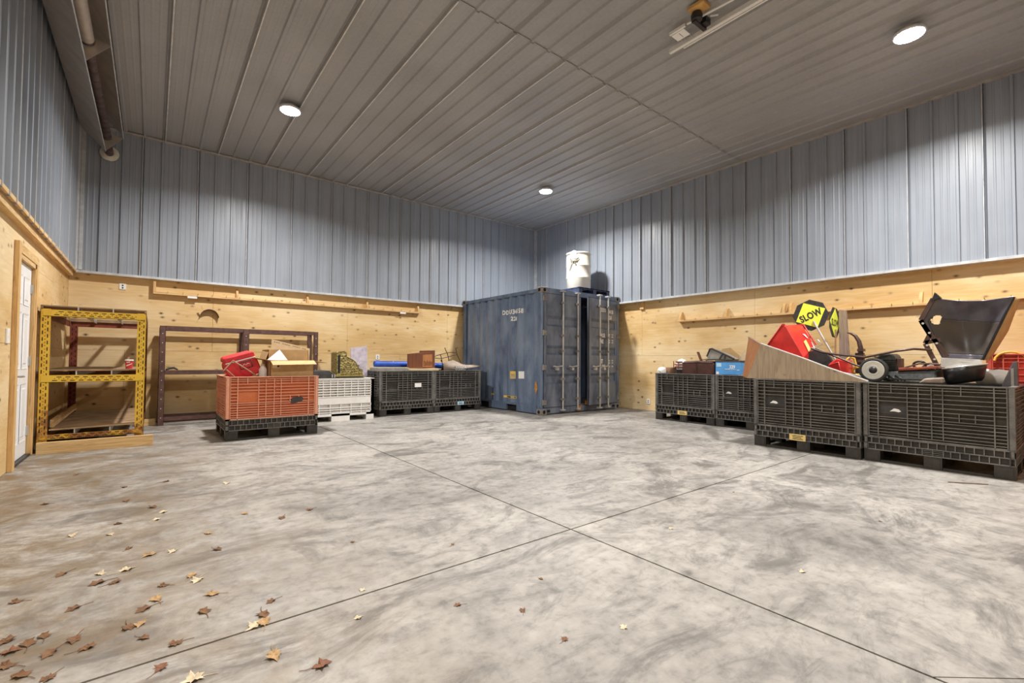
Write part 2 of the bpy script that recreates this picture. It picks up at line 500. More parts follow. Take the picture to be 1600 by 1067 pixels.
ZM0 = HF + .005; ZL = CEIL - ZM0
lap_me = [None]
def metal_panels(wallo, total, firstlap, fn):
    """sheets one lap wide along a wall of the given length; u runs 0..total"""
    edges = [0.0]; e = firstlap
    while e < total - .02: edges.append(e); e += LAP
    edges.append(total)
    cache = {}
    for a, b in zip(edges[:-1], edges[1:]):
        full = abs((b - a) - LAP) < 1e-4
        if full and 'm' in cache:
            o = bpy.data.objects.new('metal_panel', cache['m']); COL.objects.link(o); o.parent = wallo
        else:
            fr = (b - a - LAP) if (a == 0.0) else 0.0
            o = corrugated(0, b - a, ZL, fr).build('metal_panel', 'wall_metal', wallo)
            if full: cache['m'] = o.data
        fn(o, a)
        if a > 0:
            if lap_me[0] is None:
                e = MB(); e.box(-.013, -.006, -.0345, -.029, 0, ZL); lo = e.build('lap_glint', 'lap_glint', wallo); lap_me[0] = lo.data
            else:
                lo = bpy.data.objects.new('lap_glint', lap_me[0]); COL.objects.link(lo); lo.parent = wallo
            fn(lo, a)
# back wall: u runs from the left wall to the right corner; laps at X = -0.27 - 0.7747 k
fa = (-.27 - XC) % LAP
metal_panels(wall_back, 0 - XC, fa, lambda o, a: place(o, (XC + a, YA + .015, ZM0), (0, 0, 0)))
metal_panels(wall_right, -YF, .234 + PITCH, lambda o, a: place(o, (XB + .015, -a, ZM0), (0, 0, -PI / 2)))
metal_panels(wall_left, -YF, .35, lambda o, a: place(o, (XC - .015, YF + a, ZM0), (0, 0, PI / 2)))
metal_panels(wall_front, -XC, .5, lambda o, a: place(o, (0 - a, YF + .02, ZM0), (0, 0, PI)))
# ceiling sheets: far row laps over the near row at Y = -5.83
def ceil_row(y0, L, z, lapq, edge=False):
    x = 0.0; first = True; me = None
    while x > XC - .01:
        wd = min(LAP, x - XC)
        if wd < .02: break
        if abs(wd - LAP) < 1e-6 and me is not None:
            o = bpy.data.objects.new('ceiling_panel', me); COL.objects.link(o); o.parent = ceiling
        else:
            o = corrugated(0, wd, L, 0.0, 3, .024, lapq, .002, 0, .030, .016).build('ceiling_panel', 'ceiling_metal', ceiling)
            if abs(wd - LAP) < 1e-6: me = o.data
        place(o, (x - wd, y0, z), (PI / 2, 0, 0))
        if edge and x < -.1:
            e = MB(); e.box(x + .012, x + .024, y0 - L, y0, z - lapq - .006, z - lapq + .003); e.build('lap_glint', 'lap_glint', ceiling)  # strip added for the bright line along each lap
        x -= LAP
ceil_row(YA + .02, 5.85, CEIL + .006, .027, True)
ceil_row(-5.80, -YF - 5.80, CEIL + .016, .024)

# ---- plywood lining, full 1.22 x 2.44 m sheets on their side
def sheet(parent, m, box):
    mb = MB(); mb.box(*box); return mb.build('plywood_sheet', m, parent)
gap = .0018
Zj = 1.22
xs_up = [XCP, -7.73, -5.288, -2.822, -.38, XBP]
xs_lo = [XCP, -8.95, -6.51, -4.07, -1.63, XBP]
for xs, z0, z1 in ((xs_up, Zj, HF + .06), (xs_lo, .004, Zj)):
    for a, b in zip(xs[:-1], xs[1:]):
        sheet(wall_back, 'plywood_x', (a + gap, b - gap, YAP, YAP + .018, z0 + gap, z1 - gap))
ys_up = [YAP, -1.09, -3.53, -6.0, -8.44, -10.88, YF]
ys_lo = [YAP, -2.4, -4.84, -7.28, -9.72, YF]
for ys, z0, z1 in ((ys_up, Zj, HF + .06), (ys_lo, .004, Zj)):
    for a, b in zip(ys[:-1], ys[1:]):
        sheet(wall_right, 'plywood_y', (XBP, XBP + .018, b + gap, a - gap, z0 + gap, z1 - gap))
DY0, DY1, DZ = -3.33, -2.50, 2.095       # door opening in the left wall
for (y0, y1, z0, z1) in ((-1.22, YAP, .004, Zj), (DY1, -1.22, .004, DZ), (-1.22, YAP, Zj, HF + .06), (DY1, -1.22, DZ, HF + .06),
                         (DY0, DY1, DZ, HF + .06), (-5.7, DY0, .004, Zj), (-5.7, DY0, Zj, HF + .06), (-8.14, -5.7, .004, Zj),
                         (-8.14, -5.7, Zj, HF + .06), (-10.58, -8.14, .004, Zj), (-10.58, -8.14, Zj, HF + .06), (YF, -10.58, .004, HF + .06)):
    sheet(wall_left, 'plywood_y', (XCP - .018, XCP, y0 + gap, y1 - gap, z0 + gap, z1 - gap))
for x0 in (-9.56, -7.12, -4.68, -2.24):
    sheet(wall_front, 'plywood_x', (x0 + gap, x0 + 2.44 - gap, YF + .0, YF + .018, .004, HF + .06))

# ---- trims
t = MB(); t.box(XC, XB, YA - .03, YAP, HF, HF + .038); struct(t.build('trim_1', 'flashing'))
t = MB(); t.box(XB - .03, XBP, YF, YA - .03, HF, HF + .038); struct(t.build('trim_2', 'flashing'))
t = MB(); t.box(XCP, XC + .012, YF, YA - .022, HF + .012, HF + .05); t.cur = 1
t.box(XCP, XC - .025, YF, YA - .022, HF - .065, HF + .012); struct(t.build('trim_3', ['timber_y', 'timber_y']))
t = MB(); t.box(XC, XB, YA - .035, YA + .015, CEIL - .035, CEIL - .008); struct(t.build('trim_4', 'ceiling_trim'))
t = MB(); t.box(XB - .035, XB + .015, YF, YA - .035, CEIL - .035, CEIL - .008); struct(t.build('trim_5', 'ceiling_trim'))
t = MB(); t.box(XC - .01, XC + .03, YF, YA - .03, CEIL - .035, CEIL - .008); struct(t.build('trim_6', 'ceiling_trim'))
t = MB(); t.box(XC - .005, XC + .006, YA - .075, YA - .008, HF + .05, CEIL - .04); t.box(XC, XC + .075, YA - .008, YA + .004, HF + .05, CEIL - .04)
struct(t.build('trim_7', 'flashing'))
t = MB(); t.box(XB - .055, XB, YA - .006, YA + .006, HF + .05, CEIL - .04); t.box(XB - .006, XB + .006, YA - .055, YA, HF + .05, CEIL - .04)
struct(t.build('trim_8', 'flashing'))

# ---- door in the left wall
dr = bpy.data.objects.new('door_1', None); COL.objects.link(dr); dr.location = (XCP, -2.915, 0); struct(dr)
DM = Matrix.Translation((-XCP, 2.915, 0))
m = MB(DM); m.box(XCP - .06, XCP - .02, DY0 + .02, DY1 - .02, .03, DZ - .015)
slab_o = m.build('door_slab', 'door_white', dr)
def door_pan(y0, y1, z0, z1):
    m = MB(DM); x = XCP - .02
    a = [(x + .001, y0, z0), (x + .001, y1, z0), (x + .001, y1, z1), (x + .001, y0, z1)]
    i1, i2 = .022, .05
    b = [(x - .008, y0 + i1, z0 + i1), (x - .008, y1 - i1, z0 + i1), (x - .008, y1 - i1, z1 - i1), (x - .008, y0 + i1, z1 - i1)]
    c = [(x + .006, y0 + i2, z0 + i2), (x + .006, y1 - i2, z0 + i2), (x + .006, y1 - i2, z1 - i2), (x + .006, y0 + i2, z1 - i2)]
    o = [(x + .0045, y0 - .012, z0 - .012), (x + .0045, y1 + .012, z0 - .012), (x + .0045, y1 + .012, z1 + .012), (x + .0045, y0 - .012, z1 + .012)]
    fr = []
    m.add(o + a + b + c, [(i, (i + 1) % 4, 4 + (i + 1) % 4, 4 + i) for i in range(4)] +
          [(4 + i, 4 + (i + 1) % 4, 8 + (i + 1) % 4, 8 + i) for i in range(4)] + [(8 + i, 8 + (i + 1) % 4, 12 + (i + 1) % 4, 12 + i) for i in range(4)] + [(12, 13, 14, 15)])
    return m.build('panel', 'door_white', slab_o)
ym = (DY0 + DY1) / 2
for ya, yb in ((DY0 + .12, ym - .045), (ym + .045, DY1 - .12)):
    door_pan(ya, yb, 1.66, 1.94); door_pan(ya, yb, .98, 1.55); door_pan(ya, yb, .20, .80)
m = MB(DM)
m.lathe([(.032, -.02), (.032, -.008)], (XCP, DY0 + .09, .90), 16, 'x'); m.lathe([(.011, -.01), (.011, .045)], (XCP, DY0 + .09, .90), 10, 'x')
m.tube([(XCP + .045, DY0 + .085, .90), (XCP + .05, DY0 + .13, .902), (XCP + .045, DY0 + .20, .895)], [.011, .010, .007], 8)
m.build('handle', 'galvanised', slab_o)
for z in (.28, 1.05, 1.85):
    m = MB(DM); m.box(XCP - .024, XCP - .012, DY1 - .05, DY1 + .006, z - .05, z + .05); m.tube([(XCP - .008, DY1 - .006, z - .055), (XCP - .008, DY1 - .006, z + .055)], .008, 8)
    m.build('hinge', 'galvanised', slab_o)
for y0, y1, z0, z1 in ((DY0 - .15, DY0 - .055, 0, 2.22), (DY1 + .03, DY1 + .12, 0, DZ + .04), (DY0 - .055, DY1 + .12, DZ + .04, DZ + .13)):
    m = MB(DM); m.box(XCP, XCP + (.038 if z1 > 2.15 and z0 == 0 else .02), y0, y1, z0, z1); m.build('casing', 'timber_z' if z0 == 0 else 'timber_y', dr, bevel=.003)
for y0, y1 in ((DY0 - .055, DY0 + .012), (DY1 - .012, DY1 + .03)):
    m = MB(DM); m.box(XCP - .10, XCP + .012, y0, y1, 0, DZ + .04); m.build('jamb', 'timber_z', dr)
m = MB(DM); m.box(XCP - .10, XCP + .012, DY0 - .055, DY1 + .03, DZ - .008, DZ + .04); m.build('jamb', 'timber_y', dr)
m = MB(DM); m.box(XCP - .09, XCP + .015, DY0 + .012, DY1 - .012, 0, .025); m.build('threshold', 'black_metal', dr)

# ================================================================== ceiling lamps
def make_lamp(x, y, label):
    r = thing('ceiling_light', label, 'lamp', (x, y, CEIL), 0, 'round white lamps under the metal ceiling')
    m = MB(); m.lathe([(.05, .0), (.05, -.045), (.12, -.05), (.15, -.075), (.15, -.10), (.135, -.102)], (0, 0, 0), 32); m.build('housing', 'lamp_housing', r)
    m = MB(); m.lathe([(.132, -.100), (.132, -.106), (.06, -.110), (.001, -.111)], (0, 0, 0), 32); m.build('lens', 'lamp_lens', r)
    ld = bpy.data.lights.new('lamp_glow', 'AREA'); ld.shape = 'DISK'; ld.size = .26; ld.energy = LAMP_W; ld.color = (1.0, .97, .93); ld.spread = R(154)
    lo = bpy.data.objects.new('lamp_glow', ld); COL.objects.link(lo); lo.parent = r; lo.location = (0, 0, -.118)
    return r
for (x, y), lb in zip(LAMPS, ('lit round ceiling lamp nearest the tube heater', 'lit round ceiling lamp in the corner above the shipping container',
                              'lit round ceiling lamp at top right beside the right wall', 'lit round ceiling lamp above the left foreground, out of view')):
    make_lamp(x, y, lb)

# ================================================================== shipping container (10 ft)
CX0, CX1, CY0, CY1, CZ = -2.443, -.005, -2.991, 0.0, 2.591
croot, CM = world_thing('shipping_container', 'weathered blue ten foot shipping container in the corner, right door ajar', 'container', (-1.22, -1.5, 0))
CY1 = -.01
# corrugation of the long side: y -> depth
BR = [0, .072, .140, .212, .278]
def corr_x(y):
    u = (y - CY0 - .17) % .278
    if u < .072: return 0.0
    if u < .140: return .05 * (u - .072) / .068
    if u < .212: return .05
    return .05 * (1 - (u - .212) / .066)
brks = []
yy = CY0 + .17 - .278
while yy < CY1:
    brks += [yy, yy + .072, yy + .140, yy + .212]; yy += .278
brks = [CY0 + .13] + [b for b in brks if CY0 + .13 < b < CY1 - .13] + [CY1 - .13]
def side(xf, name):
    m = MB(CM); n = len(brks)
    m.add([(xf(corr_x(b)), b, .16) for b in brks] + [(xf(corr_x(b)), b, CZ - .10) for b in brks], [(i, i + 1, n + i + 1, n + i) for i in range(n - 1)])
    return m.build(name, 'container_paint', croot)
side_l = side(lambda d: CX0 + .012 + d, 'side_panel'); side(lambda d: CX1 - .012 - d, 'side_panel')
m = MB(CM); m.box(CX0 + .1, CX1 - .1, CY1 - .07, CY1 - .03, .16, CZ - .1); m.build('end_panel', 'container_paint', croot)
m = MB(CM)
for k in range(14):
    y = CY0 + .15 + k * .2; m.box(CX0 + .06, CX1 - .06, y, y + .11, CZ - .045, CZ - .02)
m.box(CX0 + .06, CX1 - .06, CY0 + .1, CY1 - .05, CZ - .055, CZ - .044); m.build('roof', 'container_paint', croot)
m = MB(CM); m.box(CX0 + .05, CX1 - .05, CY0 + .06, CY1 - .05, .13, .16); m.build('deck', 'weathered', croot)
for x0, x1 in ((CX0, CX0 + .15), (CX1 - .15, CX1)):
    for y0, y1 in ((CY0, CY0 + .14), (CY1 - .14, CY1)):
        m = MB(CM); m.box(x0 + .004, x1 - .004, y0 + .004, y1 - .004, .11, CZ - .11); m.build('corner_post', 'container_paint', croot, bevel=.012)
        for z0 in (0, CZ - .118):
            m = MB(CM); m.box(x0 - .004, x1 + .004, y0 - .006, y1 + .004, z0, z0 + .118); c_o = m.build('corner_casting', 'casting', croot, bevel=.01)
            xc, yc, zc = (x0 + x1) / 2, (y0 + y1) / 2, z0 + .059
            m = MB(CM)
            m.lathe([(.036, -.005), (.036, .002)], (xc, y0 - .004, zc), 14, 'y')
            m.lathe([(.036, -.004), (.036, .004)], (x0 - .003, yc, zc), 14, 'x'); m.build_each('casting_hole', 'void', c_o)
# rails
for x0, x1 in ((CX0, CX0 + .06), (CX1 - .06, CX1)):
    m = MB(CM); m.box(x0, x1, CY0 + .14, CY1 - .14, CZ - .10, CZ - .03); m.build('top_rail', 'container_paint', croot)
    m = MB(CM); m.box(x0, x1, CY0 + .14, CY1 - .14, .145, .185)
    segs = [(CY0 + .14, -2.19), (-1.83, -1.17), (-.81, CY1 - .14)]
    for a, b in segs: m.box(x0 + .004, x1, a, b, .02, .15)
    m.build('bottom_rail', 'container_paint', croot)
    m = MB(CM)
    for a, b in ((-2.19, -1.83), (-1.17, -.81)): m.box(x0 + .05, x1 - .005, a, b, .02, .145)
    m.build_each('fork_pocket', 'void', croot)
m = MB(CM); m.box(CX0 + .14, CX1 - .14, CY0 + .002, CY0 + .08, CZ - .115, CZ - .01); m.build('door_header', 'container_paint', croot)
m = MB(CM); m.box(CX0 + .14, CX1 - .14, CY0 + .002, CY0 + .08, .02, .135); m.build('door_sill', 'container_grey', croot)
m = MB(CM); m.box(CX0 + .15, CX0 + .24, CY0 - .004, CY0 + .02, .045, .095); m.box(CX1 - .26, CX1 - .17, CY0 - .004, CY0 + .02, .045, .095); m.build_each('sill_slot', 'void', croot)

def make_door(name, w_, M, hinge_left, rods, texts):
    """door leaf in local x 0..w_, facing -y, z as in the world"""
    z0, z1 = .15, CZ - .125
    bands = [(2.02, 1.80), (1.41, 1.21), (.83, .61)]
    prof = [(0.0, z0)]
    for hi, lo in sorted(bands, key=lambda b: b[0]):
        prof += [(0, lo), (.05, lo + .045), (.05, hi - .06), (0, hi)]
    prof += [(0.0, z1)]
    m = MB(M); n = len(prof); fx0, fx1 = .055, w_ - .055
    m.add([(fx0, y, z) for y, z in prof] + [(fx1, y, z) for y, z in prof], [(i, i + 1, n + i + 1, n + i) for i in range(n - 1)])
    for xa, xb in ((0, fx0), (fx1, w_)): m.box(xa, xb, -.006, .045, z0, z1)
    m.box(fx0, fx1, -.004, .045, z0, z0 + .075); m.box(fx0, fx1, -.004, .045, z1 - .075, z1)
    m.box(.01, w_ - .01, .052, .06, z0 + .01, z1 - .01)
    d = m.build(name, 'container_grey', croot)
    m = MB(M); e = .012
    m.box(-e, 0, .0, .03, z0 - e, z1 + e); m.box(w_, w_ + e, .0, .03, z0 - e, z1 + e); m.box(-e, w_ + e, .0, .03, z1, z1 + e); m.box(-e, w_ + e, .0, .03, z0 - e, z0)
    m.build('gasket', 'rubber', d)
    for rx in rods:
        m = MB(M); m.tube([(rx, -.055, .09), (rx, -.055, CZ - .06)], .017, 10); m.build('lock_rod', 'galvanised', d)
        m = MB(M)
        for z in (.08, CZ - .05):
            m.box(rx - .05, rx + .05, -.085, -.002, z - .016, z + .016)
        m.build_each('cam_keeper', 'galvanised', d)
        m = MB(M)
        for z in (.30, .72, 1.30, 1.62, 2.30): m.box(rx - .045, rx + .045, -.075, -.002, z - .022, z + .022)
        m.build_each('rod_bracket', 'casting', d)
    for hx, s_ in ((rods[0], -1), (rods[1], -1)):
        m = MB(M)
        m.tube([(hx, -.06, .985), (hx + s_ * .08, -.085, .985), (hx + s_ * .20, -.08, .97), (hx + s_ * .29, -.075, .985)], [.016, .014, .012, .016], 8)
        m.box(hx + s_ * .16 - .03, hx + s_ * .16 + .03, -.075, -.002, .90, .95); m.build('handle', 'galvanised', d)
    hx = -.03 if hinge_left else w_ + .03
    for z in (.25, .96, 1.66, 2.36):
        m = MB(M); m.box(min(hx, hx + (.09 if hinge_left else -.09)), max(hx, hx + (.09 if hinge_left else -.09)), -.022, .004, z - .045, z + .045)
        m.tube([(hx, -.012, z - .055), (hx, -.012, z + .055)], .018, 8); m.build('hinge', 'casting', d)
    for txt, sz, x, z, sq in texts:
        tm = text_mesh(txt, sz, M @ Matrix.Translation((x, -.0085, z)), squash=sq, bold=.005); tm.build('lettering', 'stencil_white', d)
    return d
LD = CM @ Matrix.Translation((-2.375, CY0 + .004, 0))
make_door('door', 1.065, LD, True, (.49, .93), [])
# right leaf swung 8 degrees outwards about its right edge
wd = 1.16
RD = CM @ Matrix.Translation((-.06, CY0 + .004, 0)) @ Matrix.Rotation(R(8), 4, 'Z') @ Matrix.Translation((-wd, 0, 0))
rx = lambda X: X + .06 + wd
rd = make_door('door', wd, RD, False, (rx(-.885), rx(-.553)), [
    ('DDDU', .115, rx(-.80), 2.195, .62), ('344158', .115, rx(-.50), 2.175, .62), ('2261', .115, rx(-.47), 2.045, .62),
    ('MAX.GR.', .12, rx(-.83), 1.625, .46), ('TARE', .12, rx(-.83), 1.49, .5), ('NET', .12, rx(-.83), 1.05, .55), ('CU.CAP', .12, rx(-.83), .93, .5)])
m = MB(RD)
for z in (1.68, 1.63, 1.55, 1.50, 1.09, 1.04, .96):
    for x in (rx(-.47), rx(-.34)):
        for k in range(3): m.box(x + k * .024, x + k * .024 + .014, -.0095, -.0085, z, z + .028)
tag(m.build('stencil_marks', 'stencil_white', rd), kind='stuff')
# lettering on the corrugated side (reads from the far end towards the doors)
def side_text(txt, sz, ystart, z, sq=.62):
    SM = Matrix(((0, 1, 0, 0), (-1, 0, 0, 0), (0, 0, 1, 0), (0, 0, 0, 1)))   # local x -> world -y
    cuts = [ystart - b for b in brks if 0 < ystart - b < 1.4]
    tm = text_mesh(txt, sz, Matrix(), cuts=cuts, squash=sq, bold=.005)
    tm.v = [CM @ Vector((CX0 + .012 + corr_x(ystart - p.x) - .006, ystart - p.x, z + p.z)) for p in tm.v]
    return tm.build('lettering', 'stencil_white', side_l)
side_text('DDDU344158 1', .135, -1.67, 2.112, .80)
side_text('2261', .12, -1.975, 1.965, .9)
def side_plate(y0, y1, z0, z1, mt, name='sticker'):
    m = MB(CM); n = 10
    ys = sorted({y0, y1} | {b for b in brks if y0 < b < y1})
    k = len(ys)
    m.add([(CX0 + .012 + corr_x(y) - .002, y, z0) for y in ys] + [(CX0 + .012 + corr_x(y) - .002, y, z1) for y in ys], [(i, i + 1, k + i + 1, k + i) for i in range(k - 1)])
    return m.build(name, mt, side_l)
side_plate(-2.09, -1.955, .70, .86, 'yellow_plate'); side_plate(-2.06, -1.985, .72, .80, 'label_white'); side_plate(-2.38, -2.25, .71, .865, 'label_white')
side_plate(-2.16, -1.72, .275, .32, 'yellow_plate'); side_plate(-2.10, -1.80, .285, .31, 'label_white'); side_plate(-1.36, -1.20, .30, .335, 'yellow_plate')
m = MB(CM)
pts = [(-2.83 + .05 * math.cos(a) * rnd.uniform(.6, 1.1), .56 + .14 * math.sin(a) * rnd.uniform(.6, 1.1)) for a in [i * 2 * PI / 11 for i in range(11)]]
m.extr(pts, (CX0 + .0015, CX0 + .003), 'x'); m.build_each('rust_spot', 'rust_patch', croot)
m = MB(CM); m.box(-1.42, -1.30, CY0 - .004, CY0 + .01, .03, .14); m.box(-1.19, -1.07, CY0 - .03, CY0 - .02, .15, .24); m.build_each('rust_spot', 'rust_patch', croot)

# ---- navy plastic pallet and white drum on the container
proot, PM = world_thing('plastic_pallet', 'dark navy plastic pallet on the container roof under the white drum', 'pallet', (-.70, -2.35, CZ))
m = MB(PM); px0, px1, py0, py1 = -1.22, -.20, -2.86, -1.86
for k in range(6): m.box(px0 + k * .174, px0 + k * .174 + .15, py0, py1, CZ + .115, CZ + .14)
m.box(px0, px1, py0, py0 + .05, CZ + .105, CZ + .135); m.box(px0, px1, py1 - .05, py1, CZ + .105, CZ + .135); m.build('deck', 'pallet_navy', proot)
for xx in (px0, (px0 + px1) / 2 - .05, px1 - .10):
    m = MB(PM); m.box(xx, xx + .10, py0, py1, CZ, CZ + .107); m.build('runner', 'pallet_navy', proot, bevel=.008)
m = MB(PM); m.box(px0, px1, py0 + .002, py0 + .06, CZ + .002, CZ + .022); m.box(px0, px1, py1 - .06, py1 - .002, CZ + .002, CZ + .022); m.build_each('bottom_board', 'pallet_navy', proot)
DZ0 = CZ + .14; dc = (-.72, -2.36)
droot, DRM = world_thing('plastic_drum', 'tall white plastic drum with a dark bow on top of the container', 'drum', (dc[0], dc[1], DZ0))
m = MB(); m.lathe([(.268, 0), (.282, .02), (.285, .28), (.291, .29), (.291, .305), (.285, .315), (.286, .56), (.292, .57), (.292, .585), (.286, .595), (.284, .80), (.27, .84), (.276, .845), (.290, .852), (.292, .885), (.278, .89), (.27, .868), (.001, .868)], (0, 0, 0), 40)
m.build('body', 'drum_white', droot)
vd = Vector((-8.59 - dc[0], -9.86 - dc[1], 0)).normalized(); sd = Vector((-vd.y, vd.x, 0))  # towards the camera / to its left when seen
def dp(a, z, r=.30): # point on the drum, a = angle from the camera-facing side, positive to the right in view
    a -= .38
    d = vd * math.cos(a) + sd * math.sin(a)
    return d * r + Vector((0, 0, z))
m = MB()
fold = [(-.24, .885), (-.12, .897), (.0, .915), (.14, .90), (.26, .885)]
m.add([dp(a, z, .298) for a, z in fold] + [dp(a * .6, .72, .297) for a, z in fold] + [dp(a, z - .0, .22) for a, z in fold],
      [(i, i + 1, 6 + i, 5 + i) for i in range(4)] + [(i, i + 1, 11 + i, 10 + i) for i in range(4)])
m.build('white_rag', 'paper', droot)
for path, wds in (([(0, .66), (-.25, .70), (-.36, .74)], (.012, .04, .015)), ([(0, .66), (.25, .69), (.42, .74)], (.012, .035, .022)),
                  ([(0, .66), (-.18, .60), (-.38, .46)], (.012, .035, .03)), ([(0, .66), (.12, .61), (.22, .60)], (.012, .025, .02)), ([(0, .66), (-.02, .58)], (.01, .012))):
    m = MB(); k = len(path)
    m.add([dp(a, z + w_, .302 + .012 * (i == 1)) for i, ((a, z), w_) in enumerate(zip(path, wds))] + [dp(a, z - w_, .302 + .012 * (i == 1)) for i, ((a, z), w_) in enumerate(zip(path, wds))], [(i, i + 1, k + i + 1, k + i) for i in range(k - 1)])
    m.build('ribbon', 'ribbon', droot)
m = MB(); c = dp(0, .66, .305)
m.lathe([(.004, -.025), (.022, -.012), (.024, .008), (.005, .024)], c, 10); m.build('knot', 'ribbon', droot)

# ================================================================== bulk bins
BW, BD, BH = 1.165, 1.135, .866
ZS = .276
T4 = [Matrix(), Matrix.Translation((BW, 0, 0)) @ Matrix.Rotation(PI / 2, 4, 'Z'), Matrix.Translation((BW, BD, 0)) @ Matrix.Rotation(PI, 4, 'Z'), Matrix.Translation((0, BD, 0)) @ Matrix.Rotation(-PI / 2, 4, 'Z')]
def bin_panel(m, L, H=BH):
    ins = .038; tt = .0075; s_ = L / BW
    m.box(.0, L, ins, ins + .010, ZS, H); m.cur = 1  # dark plate and paler ribs: gap shade and rib highlights set by colour
    U = lambda u: u * s_
    kk = (H - ZS) / (BH - ZS)
    Z = lambda z: ZS + (z - ZS) * kk
    full = [.006, .05, .135, 1.03, 1.115, 1.159]
    for u in full: m.box(U(u) - .005, U(u) + .005, 0, ins + .002, ZS, H)
    for u in (.385, .475, .578, .665): m.box(U(u) - .004, U(u) + .004, .004, ins + .002, Z(.30), Z(.84))
    for u, za, zb in ((.25, .765, .86), (.80, .765, .86), (.785, .50, .585), (.90, .50, .585)): m.box(U(u) - .004, U(u) + .004, .004, ins + .002, Z(za), Z(zb))
    for z in (.838, .812, .768, .722, .678, .632, .588, .545, .502, .478, .44, .405, .372, .338, .306):
        segs = [(0, 1.165)]
        if z in (.632, .588): segs = [(0, .135), (.385, 1.165)]
        if z in (.545,): segs = [(0, .135), (.385, 1.03)]
        if z in (.678, .768): segs = [(0, .58), (.60, 1.165)]
        for a, b in segs: m.box(U(a), U(b), .001, ins + .002, Z(z) - tt / 2, Z(z) + tt / 2)
    m.box(0, L, 0, ins + .008, ZS, ZS + .012); m.cur = 0
def make_bin(label, upper='black_plastic', H=BH, lower='black_plastic'):
    r = thing('bulk_bin', label, 'bin')
    m = MB(); m.box(.03, BW - .03, .03, BD - .03, .135, .165)
    for i in range(3):
        for j in range(3):
            x = (0, BW / 2 - .075, BW - .15)[i]; y = (0, BD / 2 - .075, BD - .15)[j]
            m.box(x + .004, x + .146, y + .004, y + .146, 0, .135)
            if j == 0: m.box(x + .02, x + .13, -.002, .01, .02, .115)
    for y in (0.01, BD - .05):
        m.box(.15, BW / 2 - .075, y, y + .04, .004, .026); m.box(BW / 2 + .075, BW - .15, y, y + .04, .004, .026)
    for x in (0.01, BW - .05): m.box(x, x + .04, .15, BD - .15, .004, .026)
    m.build('pallet_base', lower, r)
    m = MB()
    for T, L in zip(T4, (BW, BD, BW, BD)):
        m.M = T; m.cur = 0
        m.box(0, L, .032, .042, .13, ZS); m.cur = 1
        for z in (.134, .203, .270): m.box(0, L, 0, .034, z - .005, z + .005)
        n = 17
        for k in range(n + 1):
            x = .006 + (L - .012) * k / n; m.box(x - .004, x + .004, .002, .034, .203, .270)
            x2 = .006 + (L - .012) * min(1, (k + .5) / n)
            if not (.42 * L < x2 < .58 * L): m.box(x2 - .004, x2 + .004, .002, .034, .134, .203)
        for k in range(3): m.box(.43 * L, .57 * L, .002, .034, .148 + k * .018, .153 + k * .018)
        for x in (.43 * L, .5 * L, .57 * L): m.box(x - .004, x + .004, .002, .034, .134, .203)
    m.build('skirt', [lower, lower.replace('plastic', 'worn_lit')], r)
    for T, L in zip(T4, (BW, BD, BW, BD)):
        m = MB(T); bin_panel(m, L, H); m.build('side_panel', [upper, upper.replace('plastic', 'worn_lit')], r)
    m = MB()
    for T, L in zip(T4, (BW, BD, BW, BD)):
        m.M = T; m.box(-.002, L + .002, -.004, .045, H - .004, H + .008)
    m.build('rim', upper.replace('plastic', 'worn_lit'), r)
    return r
def bin_label(r, u0, u1, z0, z1, mt, lines=0, y=-.001):
    m = MB(); m.box(u0, u1, y - .002, y + .024, z0, z1); l = m.build('sticker', mt, r)
    if lines:
        m = MB(); dz = (z1 - z0) / (lines + 1)
        for k in range(lines):
            z = z0 + dz * (k + .75); m.box(u0 + (u1 - u0) * .2, u1 - (u1 - u0) * (.15 + .1 * (k % 2)), y - .0028, y - .002, z, z + dz * .45)
        tag(m.build('print', 'ink', l), kind='stuff')
def at(r, loc, rotz=0): r.location = loc; r.rotation_euler = (0, 0, rotz); return r
proto = make_bin('black ribbed bulk bin with white sticker, beside the white bin')
at(proto, (-5.163, -1.415, 0))
def bin_copy(label, loc, rotz=0):
    c = copy_tree(proto); c['label'] = label; return at(c, loc, rotz)
b_a2 = bin_copy('black ribbed bulk bin with pale blue sticker, beside the blue container', (-3.992, -1.40, 0))
b_1a = bin_copy('black ribbed bulk bin holding a brown leather case, nearest the container on the right wall', (-1.03, -4.667, 0), -PI / 2)
b_1b = bin_copy('black ribbed bulk bin holding the blue carton by the right wall', (-1.02, -5.842, 0), -PI / 2)
b_2a = bin_copy('black ribbed bulk bin in the front row under the plywood wedge', (-2.29, -7.045, 0), -PI / 2)
b_2b = bin_copy('black ribbed bulk bin in the front row under the lawn mower, at the right edge', (-2.235, -8.222, 0), -PI / 2)
b_3 = bin_copy('black ribbed bulk bin against the right wall behind the plywood wedge, holding the road signs', (-1.02, -7.02, 0), -PI / 2)
for o in (proto, b_a2, b_1a, b_1b, b_2a, b_2b, b_3): o['group'] = 'black bulk bins along the walls'
bin_label(proto, .735, .875, .545, .625, 'label_white'); bin_label(b_a2, .575, .73, .135, .205, 'label_blue', 2)
bin_label(b_1a, .47, .65, .135, .205, 'label_yellow', 2); bin_label(b_2a, .43, .61, .128, .205, 'label_yellow', 3)
for r_, du in ((b_1b, .0), (b_2a, .02), (b_2b, .06)):
    m = MB(); pts = [(.17 + du, .565), (.21 + du, .60), (.25 + du, .592), (.27 + du, .57), (.25 + du, .562), (.21 + du, .568)]
    m.extr(pts, (.0265, .0345), 'y'); m.build('torn_sticker', 'label_white', r_)
    m = MB(); m.box(.145, .375, .0315, .0355, .535, .625); m.build('sticker_residue', 'dark_cloth', r_)
ob = at(make_bin('bulk bin with orange sides on a black base, full of boxes', 'orange_plastic', .842), (-7.81, -2.755, 0))
